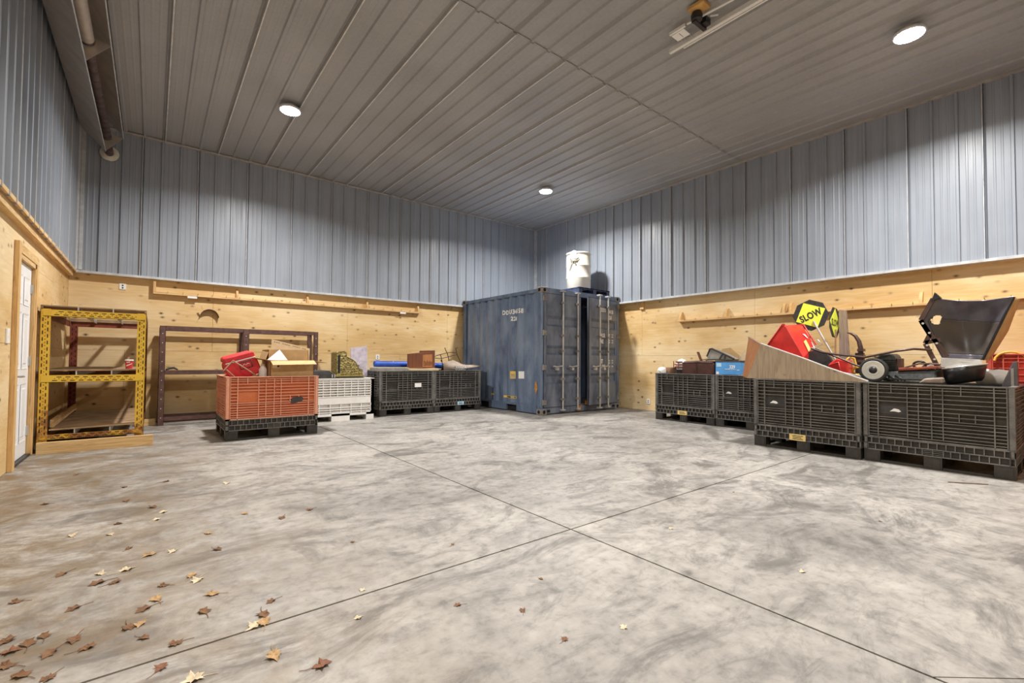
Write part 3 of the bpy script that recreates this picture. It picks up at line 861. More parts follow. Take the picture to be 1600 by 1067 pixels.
m = MB(); m.extr([(.79, .47), (.81, .545), (.93, .555), (.96, .53), (.945, .49), (.82, .455)], (-.003, .0), 'y'); m.build('sticker_residue', 'dark_cloth', ob)
rb = at(make_bin('red slatted plastic bulk bin at the right edge behind the mower', 'red_plastic', 1.20, 'red_plastic'), (-1.03, -9.08, 0), -PI / 2)
rb['category'] = 'bin'

# white ribbed bin
wb = thing('bulk_bin', 'white ribbed plastic bulk bin between the orange and black bins', 'bin', (-6.53, -1.56, 0))
WW, WD, WH = 1.20, 1.02, .748
TW = [Matrix(), Matrix.Translation((WW, 0, 0)) @ Matrix.Rotation(PI / 2, 4, 'Z'), Matrix.Translation((WW, WD, 0)) @ Matrix.Rotation(PI, 4, 'Z'), Matrix.Translation((0, WD, 0)) @ Matrix.Rotation(-PI / 2, 4, 'Z')]
m = MB(); m.box(.02, WW - .02, .02, WD - .02, .14, .17)
for i in range(3):
    for j in range(3):
        x = (0, WW / 2 - .16, WW - .14)[i]; y = (0, WD / 2 - .08, WD - .16)[j]; m.box(x, x + (.32 if i == 1 else .14), y, y + .16, 0, .15)
m.build('pallet_base', 'white_plastic', wb)
for T, L in zip(TW, (WW, WD, WW, WD)):
    m = MB(T); m.box(0, L, .055, .065, .09, WH)
    m.box(0, L, .002, .058, .30, .415); m.box(0, L, .0, .058, .09, .13); m.box(0, L, .0, .058, WH - .03, WH)
    for z in (.20, .235, .43, .475, .52, .565, .61, .655, .695): m.box(0, L, .001, .058, z - .009, z + .009)
    n = 9
    for k in range(n + 1):
        x = .05 + (L - .10) * k / n; m.box(x - .006, x + .006, .003, .058, .42, WH)
    for k in range(7):
        x = .05 + (L - .10) * k / 6; m.box(x - .006, x + .006, .003, .058, .10, .30)
    for x0 in (0, L - .05): m.box(x0, x0 + .05, 0, .058, .09, WH)
    m.build('side_panel', 'white_plastic', wb)
m = MB()
for T, L in zip(TW, (WW, WD, WW, WD)): m.M = T; m.box(-.002, L + .002, -.004, .05, WH - .006, WH + .006)
m.build('rim', 'white_plastic', wb)

# ================================================================== yellow slotted rack
yr, YM = world_thing('slotted_rack', 'yellow slotted-angle storage rack with plywood shelves in the left corner', 'rack', (-9.13, -1.27, 0))
YX0, YX1, YY0, YY1 = -9.605, -8.655, -2.41, -.12
def slots(m, horizontal, a0, a1, b0, b1, y):
    """punched slots and holes drawn as sunk dark plates on the face at y"""
    n = int((a1 - a0) / .072)
    for k in range(n):
        a = a0 + (a1 - a0) * (k + .2) / n
        for bb, sh in ((b0 + (b1 - b0) * .26, 0), (b0 + (b1 - b0) * .74, .036)):
            a_ = a + sh
            if a_ + .04 > a1: continue
            if horizontal: m.box(a_, a_ + .042, y - .0006, y, bb - .0045, bb + .0045)
            else: m.box(bb - .0045, bb + .0045, y - .0006, y, a_, a_ + .042)
        c = a + .02; bm_ = (b0 + b1) / 2
        for dd in (0, .036):
            if horizontal: m.box(c + dd - .004, c + dd + .004, y - .0006, y, bm_ - .004, bm_ + .004)
            else: m.box(bm_ - .004, bm_ + .004, y - .0006, y, c + dd - .004, c + dd + .004)
def angle_post(x0, x1, y, front, mt, z1=1.655):
    m = MB(YM); m.box(x0, x1, y, y + .004, .0, z1)
    xo = x0 if x0 < -9.1 else x1 - .004
    m.box(xo, xo + .004, y, y + (.075 if front else -.075), 0, z1) if front else m.box(xo, xo + .004, y - .075, y, 0, z1)
    p = m.build('post', mt, yr)
    m = MB(YM); slots(m, False, .14, z1 - .01, x0, x1, y); tag(m.build('slots', 'void', p), kind='stuff')
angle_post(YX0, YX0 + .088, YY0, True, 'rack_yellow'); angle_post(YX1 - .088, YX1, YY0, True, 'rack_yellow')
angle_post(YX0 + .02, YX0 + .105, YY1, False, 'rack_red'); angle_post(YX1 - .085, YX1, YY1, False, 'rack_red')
for z0, z1 in ((1.57, 1.648), (.805, .888), (.145, .205)):
    m = MB(YM); m.box(YX0 + .02, YX1 - .02, YY0 - .005, YY0 - .001, z0, z1); m.box(YX0 + .02, YX1 - .02, YY0 - .005, YY0 + .06, z0, z0 + .004)
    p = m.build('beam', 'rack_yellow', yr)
    m = MB(YM); slots(m, True, YX0 + .10, YX1 - .10, z0, z1, YY0 - .005); tag(m.build('slots', 'void', p), kind='stuff')
    m = MB(YM); m.box(YX0 + .02, YX1 - .02, YY1 + .001, YY1 + .005, z0, z1); m.build('beam', 'rack_red', yr)
    for xs_ in (YX0 + .006, YX1 - .012):
        m = MB(YM); m.box(xs_, xs_ + .006, YY0 + .004, YY1 - .004, z0, z1); m.build('beam', 'rack_red', yr)
    for xm in (YX0 + .315, YX0 + .63):
        m = MB(YM); m.box(xm - .006, xm + .006, YY0 + .006, YY1, z1 - .02, z1 + .048); m.build('shelf_bearer', 'galvanised', yr)
    if z1 < 1.6:
        m = MB(YM)
        if z1 > .5: m.box(YX0 + .01, YX1 - .01, YY0 + .01, YY1, z1 + .05, z1 + .066); m.build('shelf', 'shelf_board', yr)
        else:
            n = 7
            for k in range(5):
                ya, yb = YY0 + .0 + k * .45, YY0 + .0 + k * .45 + .44
                m.hexa([(YX0 + .1, ya, z1 + .045), (YX1 - .09, ya, z1 + .06), (YX1 - .09, yb, z1 + .06), (YX0 + .1, yb, z1 + .045)], [(YX0 + .1, ya, z1 + .058), (YX1 - .09, ya, z1 + .075), (YX1 - .09, yb, z1 + .075), (YX0 + .1, yb, z1 + .058)])
            m.build('shelf', 'shelf_board', yr)
    else:
        m = MB(YM)
        m.box(YX0, YX1, YY1 - .03, YY1 + .0, z1, z1 + .05); m.box(YX0, YX0 + .02, YY0, YY1, z1, z1 + .05); m.box(YX1 - .02, YX1, YY0, YY1, z1, z1 + .05)
        m.box(YX0 + .02, YX1 - .02, YY0 + .01, YY1 - .48, z1 + .036, z1 + .05)
        m.build('top_frame', 'shelf_board', yr)
m = MB(YM); m.hexa([(YX0 + .09, YY0 + .15, .27), (YX0 + .12, YY0 + .15, .27), (YX0 + .12, YY0 + .15, .36), (YX0 + .09, YY0 + .15, .36)], [(YX0 + .09, YY1 - .02, .30), (YX0 + .12, YY1 - .02, .30), (YX0 + .12, YY1 - .02, .38), (YX0 + .09, YY1 - .02, .38)]); m.build('side_board', 'timber_y', yr)
m = MB(); m.box(-9.59, -8.557, -2.515, -2.475, 0, .132)
tag(m.build('timber_beam', 'timber_x', origin=(-9.07, -2.495, 0), bevel=.004), 'plain wooden board on edge along the foot of the yellow rack', 'board')
cp, CPM = world_thing('paper_cup', 'red and white paper coffee cup on the middle shelf of the yellow rack', 'cup', (-8.82, -2.12, .954))
m = MB(); m.lathe([(.034, 0), (.043, .10)], (0, 0, 0), 24); m.build('sleeve', 'cup_red', cp)
m = MB(); m.lathe([(.0435, .10), (.046, .104), (.046, .112), (.041, .118), (.001, .118)], (0, 0, 0), 24); m.build('lid', 'label_white', cp)
m = MB(); k = 9
aa = [math.atan2(-7.74, .23) - .75 + i * 1.5 / (k - 1) for i in range(k)]
m.add([(.0395 * math.cos(a), .0395 * math.sin(a), .030 + .03 * i / (k - 1)) for i, a in enumerate(aa)] + [(.0428 * math.cos(a), .0428 * math.sin(a), .044 + .03 * i / (k - 1)) for i, a in enumerate(aa)], [(i, i + 1, k + i + 1, k + i) for i in range(k - 1)])
m.add([(.0425 * math.cos(a), .0425 * math.sin(a), .074 + .012 * i / (k - 1)) for i, a in enumerate(aa[:6])] + [(.0435 * math.cos(a), .0435 * math.sin(a), .084 + .012 * i / (k - 1)) for i, a in enumerate(aa[:6])], [(i, i + 1, k - 3 + i + 1, k - 3 + i) for i in range(5)])
tag(m.build('print', 'label_white', cp), kind='stuff')

# ================================================================== brown steel shelving
br, BRM = world_thing('steel_shelving', 'dark brown two-bay steel shelf unit behind the orange bin', 'shelf', (-7.27, -.30, 0))
BX = (-8.50, -7.325, -6.055); BY0, BY1, BZ = -.525, -.02, 1.62
def cpost(x0, x1, y0, y1):
    m = MB(BRM); m.box(x0, x1, y0, y0 + .004, 0, BZ); m.box(x0, x0 + .004, y0, y1, 0, BZ); m.box(x1 - .004, x1, y0, y1, 0, BZ)
    p = m.build('post', 'rack_brown', br)
    m = MB(BRM)
    for k in range(10):
        z = .12 + k * .152; m.box((x0 + x1) / 2 - .006, (x0 + x1) / 2 + .006, y0 - .0006, y0, z, z + .014)
        for xx in (x0 - .0005, x1 + .0005): m.box(xx - .0004, xx + .0004, y0 + .018, y0 + .03, z, z + .014)
    tag(m.build('holes', 'galvanised', p), kind='stuff')
cpost(BX[0], BX[0] + .08, BY0, BY0 + .05); cpost(BX[1], BX[1] + .095, BY0, BY0 + .05); cpost(BX[2] - .075, BX[2], BY0, BY0 + .05)
for x in BX:
    m = MB(BRM); m.box(x - (.075 if x == BX[2] else 0), x + (0 if x == BX[2] else .075), BY1 - .05, BY1, 0, BZ); m.build('post', 'rack_brown', br)
for (a, b), zs in (((BX[0] + .08, BX[1]), (.075, .825, BZ - .06)), ((BX[1] + .095, BX[2] - .075), (.075, .825, BZ - .06))):
    for z in zs:
        m = MB(BRM); m.box(a, b, BY0 + .002, BY0 + .03, z, z + .062); m.box(a, b, BY1 - .03, BY1, z, z + .062); m.build('beam', 'rack_brown', br)
        if z > .5 and z < 1.5:
            m = MB(BRM); m.box(a, b, BY0 + .01, BY1 - .01, z + .055, z + .066); m.build('shelf', 'rack_brown', br)
for x in (BX[0] + .02, BX[1] + .03, BX[2] - .03):
    for z in (.09, .84, BZ - .05):
        m = MB(BRM); m.box(x - .01, x + .02, BY0 + .05, BY1 - .05, z, z + .05); m.build('brace', 'rack_brown', br)
m = MB(); m.tube([(-8.40, -.42, .905), (-8.36, -.38, .925), (-8.30, -.43, .935), (-8.25, -.40, .905)], [.014, .02, .02, .012], 8)
tag(m.build('glove', 'dark_cloth', origin=(-8.33, -.40, .891)), 'dark crumpled work glove on the brown shelf', 'glove')
for x in (-8.66, ):
    m = MB(); m.box(x - .12, x + .14, -.36, -.27, 0, .10); tag(m.build('timber_offcut', 'timber_x', origin=(x, -.31, 0), bevel=.003), 'short timber offcut on the floor beside the brown shelf', 'board')

# ================================================================== wall ledges with gussets and hooks
def gusset(m, axis, c, d0, d1, z0, h):
    """quarter-curved bracket; axis x: plate normal to X"""
    pr = [(0, 0), (1, 0), (.95, .25), (.80, .55), (.55, .80), (.30, .95), (0, 1)]
    P = [(d0 + (d1 - d0) * u, z0 + h * v) for u, v in pr]
    m.extr(P, (c - .019, c + .019), axis)
lg, LM = world_thing('wall_ledge', 'long narrow wooden ledge on the back wall above the brown shelf', 'ledge', (-6.1, YAP, 2.19))
m = MB(LM); m.box(-8.60, -3.60, YAP - .10, YAP - .001, 2.19, 2.228); m.build('plank', 'timber_x', lg, bevel=.002)
m = MB(LM); m.box(-8.60, -8.562, YAP - .10, YAP - .001, 2.229, 2.40); m.build('gusset', 'timber_z', lg)
for x in (-7.36, -6.12, -4.88, -3.65):
    m = MB(LM); gusset(m, 'x', x, YAP - .001, YAP - .095, 2.229, .17); m.build('gusset', 'timber_z', lg)
for x in (-8.05, -4.05):
    m = MB(LM); m.box(x - .07, x + .07, YAP - .10, YAP - .08, 2.155, 2.195); m.build('splice_tab', 'label_white', lg)
def hook(axis, a, d, z, parent, M):
    pts = [(0, .012), (0, -.004), (.012, -.020), (.026, -.022), (.036, -.008), (.036, .006)]
    m = MB(M)
    m.tube([((a, d - u, z - v) if axis == 'x' else (d - u, a, z - v)) for u, v in pts], .0025, 5); m.build('hook', 'brass', parent)
for k in range(22): hook('x', -8.4 + k * .215, YAP - .102, 2.222, lg, LM)
lg2, LM2 = world_thing('wall_ledge', 'long narrow wooden ledge with brass hooks on the right wall', 'ledge', (XBP, -7.5, 1.92))
m = MB(LM2); m.box(XBP - .10, XBP - .001, YF + .4, -4.475, 1.92, 1.958); m.build('plank', 'timber_y', lg2, bevel=.002)
for y in (-4.53, -5.50, -6.52, -6.62, -8.33, -9.5):
    m = MB(LM2); gusset(m, 'y', y, XBP - .001, XBP - .095, 1.959, .17); m.build('gusset', 'timber_z', lg2)
for k in range(22): hook('y', -4.65 - k * .24, XBP - .102, 1.952, lg2, LM2)
m = MB(); m.box(XBP - .045, XBP - .001, -3.60, -3.50, 2.27, HF); tag(m.build('wood_block', 'timber_z', origin=(XBP, -3.55, 2.27)), 'small wooden block under the flashing beside the container', 'block')

# ---- electrical plates on the walls
def plate(name, label, cat, box, normal, sock):
    cx = [(box[0] + box[1]) / 2, (box[2] + box[3]) / 2, (box[4] + box[5]) / 2]
    r, M_ = world_thing(name, label, cat, cx)
    m = MB(M_); m.box(*box); m.build('cover', 'label_white', r, bevel=.003)
    for dz in ((-.02, .02) if sock else (0,)):
        m = MB(M_); b = list(box); b[4] = cx[2] + dz - .012; b[5] = cx[2] + dz + .012
        ax = 'xy'.index(normal[-1]); lo, hi = (0, 1) if ax == 0 else (2, 3)
        o_lo, o_hi = (2, 3) if ax == 0 else (0, 1)
        mid = (b[o_lo] + b[o_hi]) / 2; b[o_lo], b[o_hi] = mid - .010, mid + .010
        if normal[0] == '-': b[lo] -= .002; b[hi] = b[lo] + .004
        else: b[hi] += .002; b[lo] = b[hi] - .004
        m.box(*b); m.build('socket' if sock else 'toggle', 'ink' if sock else 'label_white', r)
plate('wall_outlet', 'white outlet plate on the back wall above the blue roll', 'outlet', (-4.65, -4.565, YAP - .012, YAP, 1.09, 1.205), '-y', True)
plate('wall_outlet', 'small white outlet plate high on the back wall above the yellow rack', 'outlet', (-9.04, -8.955, YAP - .012, YAP, 2.225, 2.325), '-y', True)
plate('wall_outlet', 'white outlet plate low on the right wall beside the container', 'outlet', (XBP - .012, XBP, -3.74, -3.66, .15, .26), '-x', True)
plate('light_switch', 'white light switch left of the white door', 'switch', (XCP, XCP + .014, -3.70, -3.60, 1.22, 1.36), '+x', False)
# ---- bent hose hanger on the back wall
hh, HM = world_thing('hose_hanger', 'curved brown metal hose hanger high on the back wall', 'hanger', (-7.80, YAP, 1.80))
n = 12
arc = [(-7.79 + .15 * math.cos(a), 1.80 + .165 * math.sin(a)) for a in [PI * (.06 + .88 * k / n) for k in range(n + 1)]]
m = MB(HM)
m.add([(x, YAP - .001, z) for x, z in arc] + [(x, YAP - .11, z + .012) for x, z in arc] + [(x, YAP - .001, z + .006) for x, z in arc] + [(x, YAP - .11, z + .018) for x, z in arc],
      [(k, k + 1, n + 2 + k, n + 1 + k) for k in range(n)] + [(2 * n + 2 + k, 2 * n + 3 + k, 3 * n + 4 + k, 3 * n + 3 + k) for k in range(n)] + [(n + 1 + k, n + 2 + k, 3 * n + 4 + k, 3 * n + 3 + k) for k in range(n)])
m.build('saddle', 'weathered', hh)
for dx, rz in ((-.10, .6), (.10, -.6)):
    m = MB(HM @ Matrix.Translation((-7.79 + dx, YAP - .115, 1.97)) @ Matrix.Rotation(-rz, 4, 'Y')); m.box(-.014, .014, -.004, .004, -.02, .07); m.build('ear', 'timber_z', hh)

# ================================================================== tube heater under the ceiling, left wall
th, TM = world_thing('tube_heater', 'long radiant tube heater with tilted metal reflector at the top left', 'heater', (-9.2, -3.5, 4.3))
prof = [(-9.02, 4.545), (-9.03, 4.60), (-9.20, 4.775), (-9.36, 4.79), (-9.50, 4.66), (-9.51, 4.58), (-9.225, 4.295)]
m = MB(TM); n = len(prof); YE, YB = -.44, -9.2
m.add([(x, YE, z) for x, z in prof] + [(x, YB, z) for x, z in prof], [(i, i + 1, n + i + 1, n + i) for i in range(n - 1)])
rf = m.build('reflector', 'reflector_metal', th)
sm = rf.modifiers.new('sheet', 'SOLIDIFY'); sm.thickness = .004
for (x, z) in (prof[0], prof[-1]):
    m = MB(TM); m.tube([(x, YE, z), (x, YB, z)], .007, 6); m.build('rim', 'flashing', th)
tc = (-9.215, 4.53)
m = MB(TM); m.tube([(tc[0], YE - .05, tc[1]), (tc[0], -3.2, tc[1])], .052, 16); m.build('tube', 'heater_tube', th)
m = MB(TM); m.tube([(tc[0], -3.22, tc[1]), (tc[0], YB, tc[1])], .062, 16); m.build('tube_sleeve', 'heater_sleeve', th)
for y in (-.45, -3.18, -6.2):
    m = MB(TM); d = Vector((.205, 0, .25)).normalized(); nrm = Vector((-d.z, 0, d.x))
    a = Vector((-9.225, y, 4.295)); b = Vector((-9.02, y, 4.545)); cc = Vector((tc[0], y, tc[1]))
    pts = [a, a + nrm * .10, b + nrm * .10, b]
    # strap with a round seat for the tube
    L = (b - a).length; u0 = (cc - a).dot(d); hgt = (cc - a).dot(nrm)
    seat = [a + d * (u0 + .066 * math.cos(t_)) + nrm * (hgt + .066 * math.sin(t_)) for t_ in [PI + PI * k / 8 for k in range(9)]]
    poly = [a, a + nrm * .012, a + d * (u0 - .09) + nrm * (hgt - .03)] + seat + [b - d * .03 + nrm * .05, b + nrm * .012, b]
    m.hexa([tuple(p) for p in poly], [tuple(p + Vector((0, .006, 0))) for p in poly]); m.build('bracket', 'reflector_metal', th)
for y in (-1.2, -4.5, -7.8):
    m = MB(TM); m.tube([(-9.28, y, 4.78), (-9.28, y, CEIL - .002)], .006, 6); m.build('hanger_rod', 'galvanised', th)
m = MB(TM); m.tube([(tc[0], -.50, tc[1]), (tc[0] - .0, -.30, tc[1] - .06), (tc[0] + .01, -.16, tc[1] - .12), (tc[0] + .01, .005, tc[1] - .12)], .055, 14); m.build('flue', 'heater_tube', th)
m = MB(TM); m.lathe([(.06, -.02), (.115, -.018), (.125, 0), (.115, .012), (.06, .014)], (tc[0] + .01, -.03, tc[1] - .12), 28, 'y'); m.build('wall_collar', 'cream_pipe', th)

# ================================================================== door opener rails on the ceiling
go, GM = world_thing('door_opener_rail', 'white door opener rails hung under the ceiling at top right', 'opener', (-3.9, -7.6, CEIL))
m = MB(GM); m.box(-3.855, -3.815, YF + .3, -6.80, 4.745, 4.775); m.box(-3.85, -3.835, YF + .3, -6.80, 4.775, 4.80); m.build('rail', 'white_paint', go)
m = MB(GM); m.box(-3.795, -3.775, YF + .3, -6.95, 4.75, 4.77); m.build('rail', 'white_paint', go)
m = MB(GM); m.tube([(-4.10, -7.18, 4.76), (-4.04, -7.72, 4.76)], .012, 8); m.build('drive_chain', 'white_paint', go)
m = MB(GM); m.box(-4.115, -4.09, -7.16, -6.97, 4.745, 4.775); m.build('chain_guard', 'white_paint', go)
m = MB(GM); m.box(-4.085, -3.955, -7.13, -6.98, 4.742, 4.752); pp = m.build('cover_plate', 'label_white', go)
m = MB(GM); m.box(-4.06, -3.975, -7.062, -7.058, 4.7405, 4.7425); m.build('plate_line', 'ink', pp)
m = MB(GM); m.lathe([(.045, -.02), (.045, .02)], (-4.04, -7.735, 4.77), 16, 'y'); m.build('sprocket', 'black_metal', go)
m = MB(GM); m.box(-4.23, -4.08, -7.44, -7.26, 4.79, 4.828); m.build('mounting_block', 'wood_block', go, bevel=.006)
m = MB(GM); m.lathe([(.055, -.08), (.06, -.03), (.05, .0)], (-4.13, -7.31, 4.79), 14); m.box(-4.15, -3.93, -7.31, -7.27, 4.70, 4.73); m.box(-4.03, -3.94, -7.36, -7.28, 4.72, 4.79); m.build('motor_bracket', 'black_metal', go)
m = MB(GM); m.tube([(-4.02, -7.40, 4.76), (-3.97, -7.46, 4.76)], .014, 8); m.build('bolt', 'galvanised', go)
m = MB(GM)
for y in (-6.99, -7.03, -7.10): m.tube([(-3.95, y, 4.76), (-3.86, y - .01, 4.775)], .003, 5)
m.box(-3.96, -3.955, -6.95, -6.94, 4.75, 4.79); m.build_each('strut', 'galvanised', go)

# ================================================================== things in the orange bin
def open_box(name, label, X0, X1, Y0, Y1, Z0, Z1, mt='cardboard', t_=.006):
    r, M_ = world_thing(name, label, 'box', ((X0 + X1) / 2, (Y0 + Y1) / 2, Z0))
    m = MB(M_)
    m.box(X0, X1, Y0, Y0 + t_, Z0, Z1); m.box(X0, X1, Y1 - t_, Y1, Z0, Z1); m.box(X0, X0 + t_, Y0, Y1, Z0, Z1); m.box(X1 - t_, X1, Y0, Y1, Z0, Z1); m.box(X0, X1, Y0, Y1, Z0, Z0 + t_)
    m.build('body', mt, r)
    return r, M_
def flap(r, M_, a, b, d, mt='cardboard'):
    """flap hinged on the edge a-b, free edge offset by d"""
    a, b, d = Vector(a), Vector(b), Vector(d)
    up_ = (b - a).cross(d).normalized() * .005
    m = MB(M_); m.hexa([a, b, b + d * .97, a + d], [a + up_, b + up_, b + d * .97 + up_, a + d + up_]); return m.build('flap', mt, r)
bx, BM = open_box('cardboard_box', 'open brown cardboard box with splayed flaps at the front of the orange bin', -7.27, -6.69, -2.66, -2.16, .56, 1.075)
flap(bx, BM, (-7.27, -2.66, 1.07), (-7.27, -2.16, 1.07), (-.20, -.02, .035)); flap(bx, BM, (-6.69, -2.66, 1.07), (-6.69, -2.16, 1.07), (.20, .02, -.03))
flap(bx, BM, (-7.27, -2.66, 1.065), (-6.69, -2.66, 1.075), (0, -.16, -.055))
m = MB(BM); m.box(-7.245, -7.15, -2.664, -2.660, .965, 1.03); l_ = m.build('sticker', 'cardboard_pale', bx)
m = MB(BM); m.box(-7.185, -7.155, -2.6655, -2.664, .975, 1.022); tag(m.build('print', 'ink', l_), kind='stuff')
bb, BBM = open_box('cardboard_box', 'tall cardboard box with raised pale flap at the back of the orange bin', -7.21, -6.64, -2.14, -1.66, .56, 1.235)
flap(bb, BBM, (-7.21, -1.67, 1.225), (-7.21, -2.14, 1.20), (-.05, -.03, -.14))
m = MB(BBM); m.extr([(-7.165, 1.05), (-6.62, 1.05), (-6.615, 1.262), (-7.165, 1.392)], (-2.125, -2.12), 'y'); fo = m.build('raised_flap', 'cardboard_pale', bb)
m = MB(BBM)
for k in range(16):
    x = -7.13 + k * .029; z = 1.352 - k * .0068
    if k % 5 != 3: m.box(x, x + .018, -2.1262, -2.1252, z, z + .007)
tag(m.build('print', 'ink', fo), kind='stuff')
m = MB(); m.hexa([(-7.29, -2.28, 1.04), (-7.07, -2.22, 1.235), (-6.94, -2.24, 1.05), (-7.12, -2.30, .95)], [(-7.29, -2.276, 1.04), (-7.07, -2.216, 1.235), (-6.94, -2.236, 1.05), (-7.12, -2.296, .95)])
tag(m.build('paper_sheet', 'paper', origin=(-7.1, -2.26, .95)), 'crumpled white paper sheet sticking out of the open cardboard box', 'paper')
m = MB(); m.lathe([(.03, 0), (.05, .03), (.052, .28), (.03, .33), (.024, .36), (.001, .36)], (-7.335, -2.48, .66), 14)
tag(m.build('spray_bottle', 'label_white', origin=(-7.335, -2.48, .66)), 'white plastic bottle between the red cooler and the cardboard box', 'bottle')
# red cooler, tilted, with wooden sticks in front
rc = thing('cooler', 'red plastic cooler bag tipped over in the orange bin', 'cooler', (-7.60, -2.36, .98), 0)
rc.rotation_euler = (R(4), R(-17), R(4))
m = MB()
prf = [(-.185, -.12), (-.20, .05), (-.185, .11), (.185, .11), (.21, .05), (.225, -.10), (.13, -.155), (-.10, -.155)]
m.extr(prf, (-.13, .13), 'y'); m.build('body', 'red_cooler', rc, bevel=.02)
m = MB(); m.extr([(-.192, .112), (-.185, .165), (-.16, .185), (.17, .185), (.19, .165), (.192, .112)], (-.137, .137), 'y'); m.build('lid', 'red_cooler', rc, bevel=.012)
m = MB(); m.box(-.19, .19, -.139, -.131, .098, .112); m.build('trim', 'label_white', rc)
m = MB(); m.tube([(-.03, -.136, .07), (.12, -.136, .07), (.12, -.136, -.02), (-.03, -.136, -.02)], .007, 6, closed=True); m.build('label_frame', 'dark_cloth', rc)
m = MB(); m.tube([(.01, -.137, .025), (.03, -.138, .042), (.05, -.138, .022), (.07, -.138, .04), (.095, -.137, .03)], .005, 6); m.build('emblem', 'label_white', rc)
for a, b, lb in (((-7.825, -2.60, .93), (-7.71, -2.56, 1.07), 'short pale wooden stick leaning up the left of the red cooler'), ((-7.715, -2.57, 1.065), (-7.36, -2.66, .80), 'long wooden stick slanting down across the red cooler'),
                 ((-7.80, -2.63, .945), (-7.66, -2.66, .80), 'thin wooden stick low at the left of the red cooler'), ((-7.46, -2.62, .88), (-7.53, -2.64, .80), 'short stick stub under the red cooler')):
    m = MB(); m.tube([a, b], .010, 6); tag(m.build('wooden_stick', 'wood_pole', origin=b), lb, 'stick', 'sticks in front of the red cooler')

# ================================================================== things on the white bin
m = MB(); m.extr([(-6.40, .45), (-6.40, .885), (-6.06, .89), (-6.02, .86), (-5.945, .79), (-5.94, .45)], (-1.30, -.80), 'y')
st = m.build('tool_case', 'dark_cloth', origin=(-6.15, -1.05, .45), bevel=.01); tag(st, 'dark grey tool case with sloping end in the white bin', 'case')
for x in (-6.01, -5.965):
    m = MB(Matrix.Translation((6.15, 1.05, -.45))); m.box(x - .008, x + .008, -1.306, -1.299, .76, .82); m.build('latch', 'galvanised', st)
cr, CRM = world_thing('cash_register', 'ornate brass antique cash register standing in the white bin', 'cash register', (-5.66, -1.05, .45))
pf = [(-5.90, .80), (-5.905, 1.215), (-5.88, 1.235), (-5.76, 1.245), (-5.735, 1.22), (-5.725, 1.14), (-5.66, 1.115), (-5.60, 1.085), (-5.555, 1.04), (-5.525, .99), (-5.49, .985), (-5.49, .965), (-5.515, .95), (-5.49, .935), (-5.49, .912), (-5.42, .905), (-5.415, .80)]
m = MB(CRM); m.extr(pf, (-1.21, -.86), 'y'); m.build('body', 'brass_relief', cr)
m = MB(CRM); m.extr([(-5.885, .84), (-5.885, 1.17), (-5.845, 1.17), (-5.845, .84)], (-1.2125, -1.20), 'y'); m.build('display_slot', 'void', cr)
m = MB(CRM)
edge = pf[1:]
m.tube([(x, -1.212, z) for x, z in pf[1:16]], .007, 6); m.tube([(-5.83, -1.212, .83), (-5.44, -1.212, .83)], .006, 6)
for (x, z, q_) in ((-5.70, .99, .05), (-5.78, .90, .03), (-5.60, .90, .035), (-5.79, 1.10, .03)):
    m.tube([(x + q_ * math.cos(a), -1.213, z + q_ * math.sin(a)) for a in [k * 2 * PI / 12 for k in range(12)]], .006, 5, closed=True)
tag(m.build('scrollwork', 'brass', cr), kind='stuff')
m = MB(CRM); m.box(-5.93, -5.40, -1.235, -.84, .765, .80); m.build('plinth', 'brass', cr, bevel=.006)
m = MB(CRM); m.box(-5.915, -5.41, -1.225, -.85, .45, .765); m.build('drawer', 'dark_cloth', cr)
m = MB(); m.hexa([(-5.51, -.82, .756), (-5.17, -.80, .756), (-5.165, -.74, 1.36), (-5.50, -.76, 1.315)], [(-5.51, -.795, .756), (-5.17, -.775, .756), (-5.165, -.715, 1.365), (-5.50, -.735, 1.32)])
tag(m.build('lilac_board', 'lilac_board', origin=(-5.32, -.80, .756)), 'greyish lilac wooden board standing upright behind the cash register', 'board')

# ================================================================== things on the black bins by the back wall
m = MB(); rr = .062
m.tube([(-5.0, -.72, 1.005), (-4.2, -.70, .998), (-3.2, -.70, .95)], [rr, rr, rr], 18)
tr = m.build('tarp_roll', 'tarp_blue', origin=(-4.1, -.70, .9)); tag(tr, 'long rolled-up blue tarp lying across the two black bins', 'tarp')
TRM = Matrix.Translation((4.1, .70, -.9))
m = MB(TRM)
sp_ = [(-5.002, -.72 + (.012 + .0042 * k) * math.cos(k * .8), 1.005 + (.012 + .0042 * k) * math.sin(k * .8)) for k in range(13)]
m.tube(sp_, .004, 5); m.build('roll_edge', 'tarp_blue', tr)
for x in (-4.60, -3.40):
    zc = .9975 if x < -4.2 else .96
    m = MB(TRM); m.tube([(x, -.70 + (rr + .002) * math.cos(a), zc + .006 + (rr + .002) * math.sin(a)) for a in [k * 2 * PI / 16 for k in range(16)]], .006, 5, closed=True); m.build('tie', 'label_blue', tr)
m = MB(); m.box(-5.10, -4.43, -1.15, -.72, .70, .935); tag(m.build('metal_tray', 'grey_cloth', origin=(-4.77, -.93, .70), bevel=.01), 'flat grey metal tray under the left end of the blue roll', 'tray')
wbx, WM_ = world_thing('wooden_cabinet', 'small reddish-brown wooden cabinet with a carved front on the black bin', 'cabinet', (-4.13, -1.05, .9))
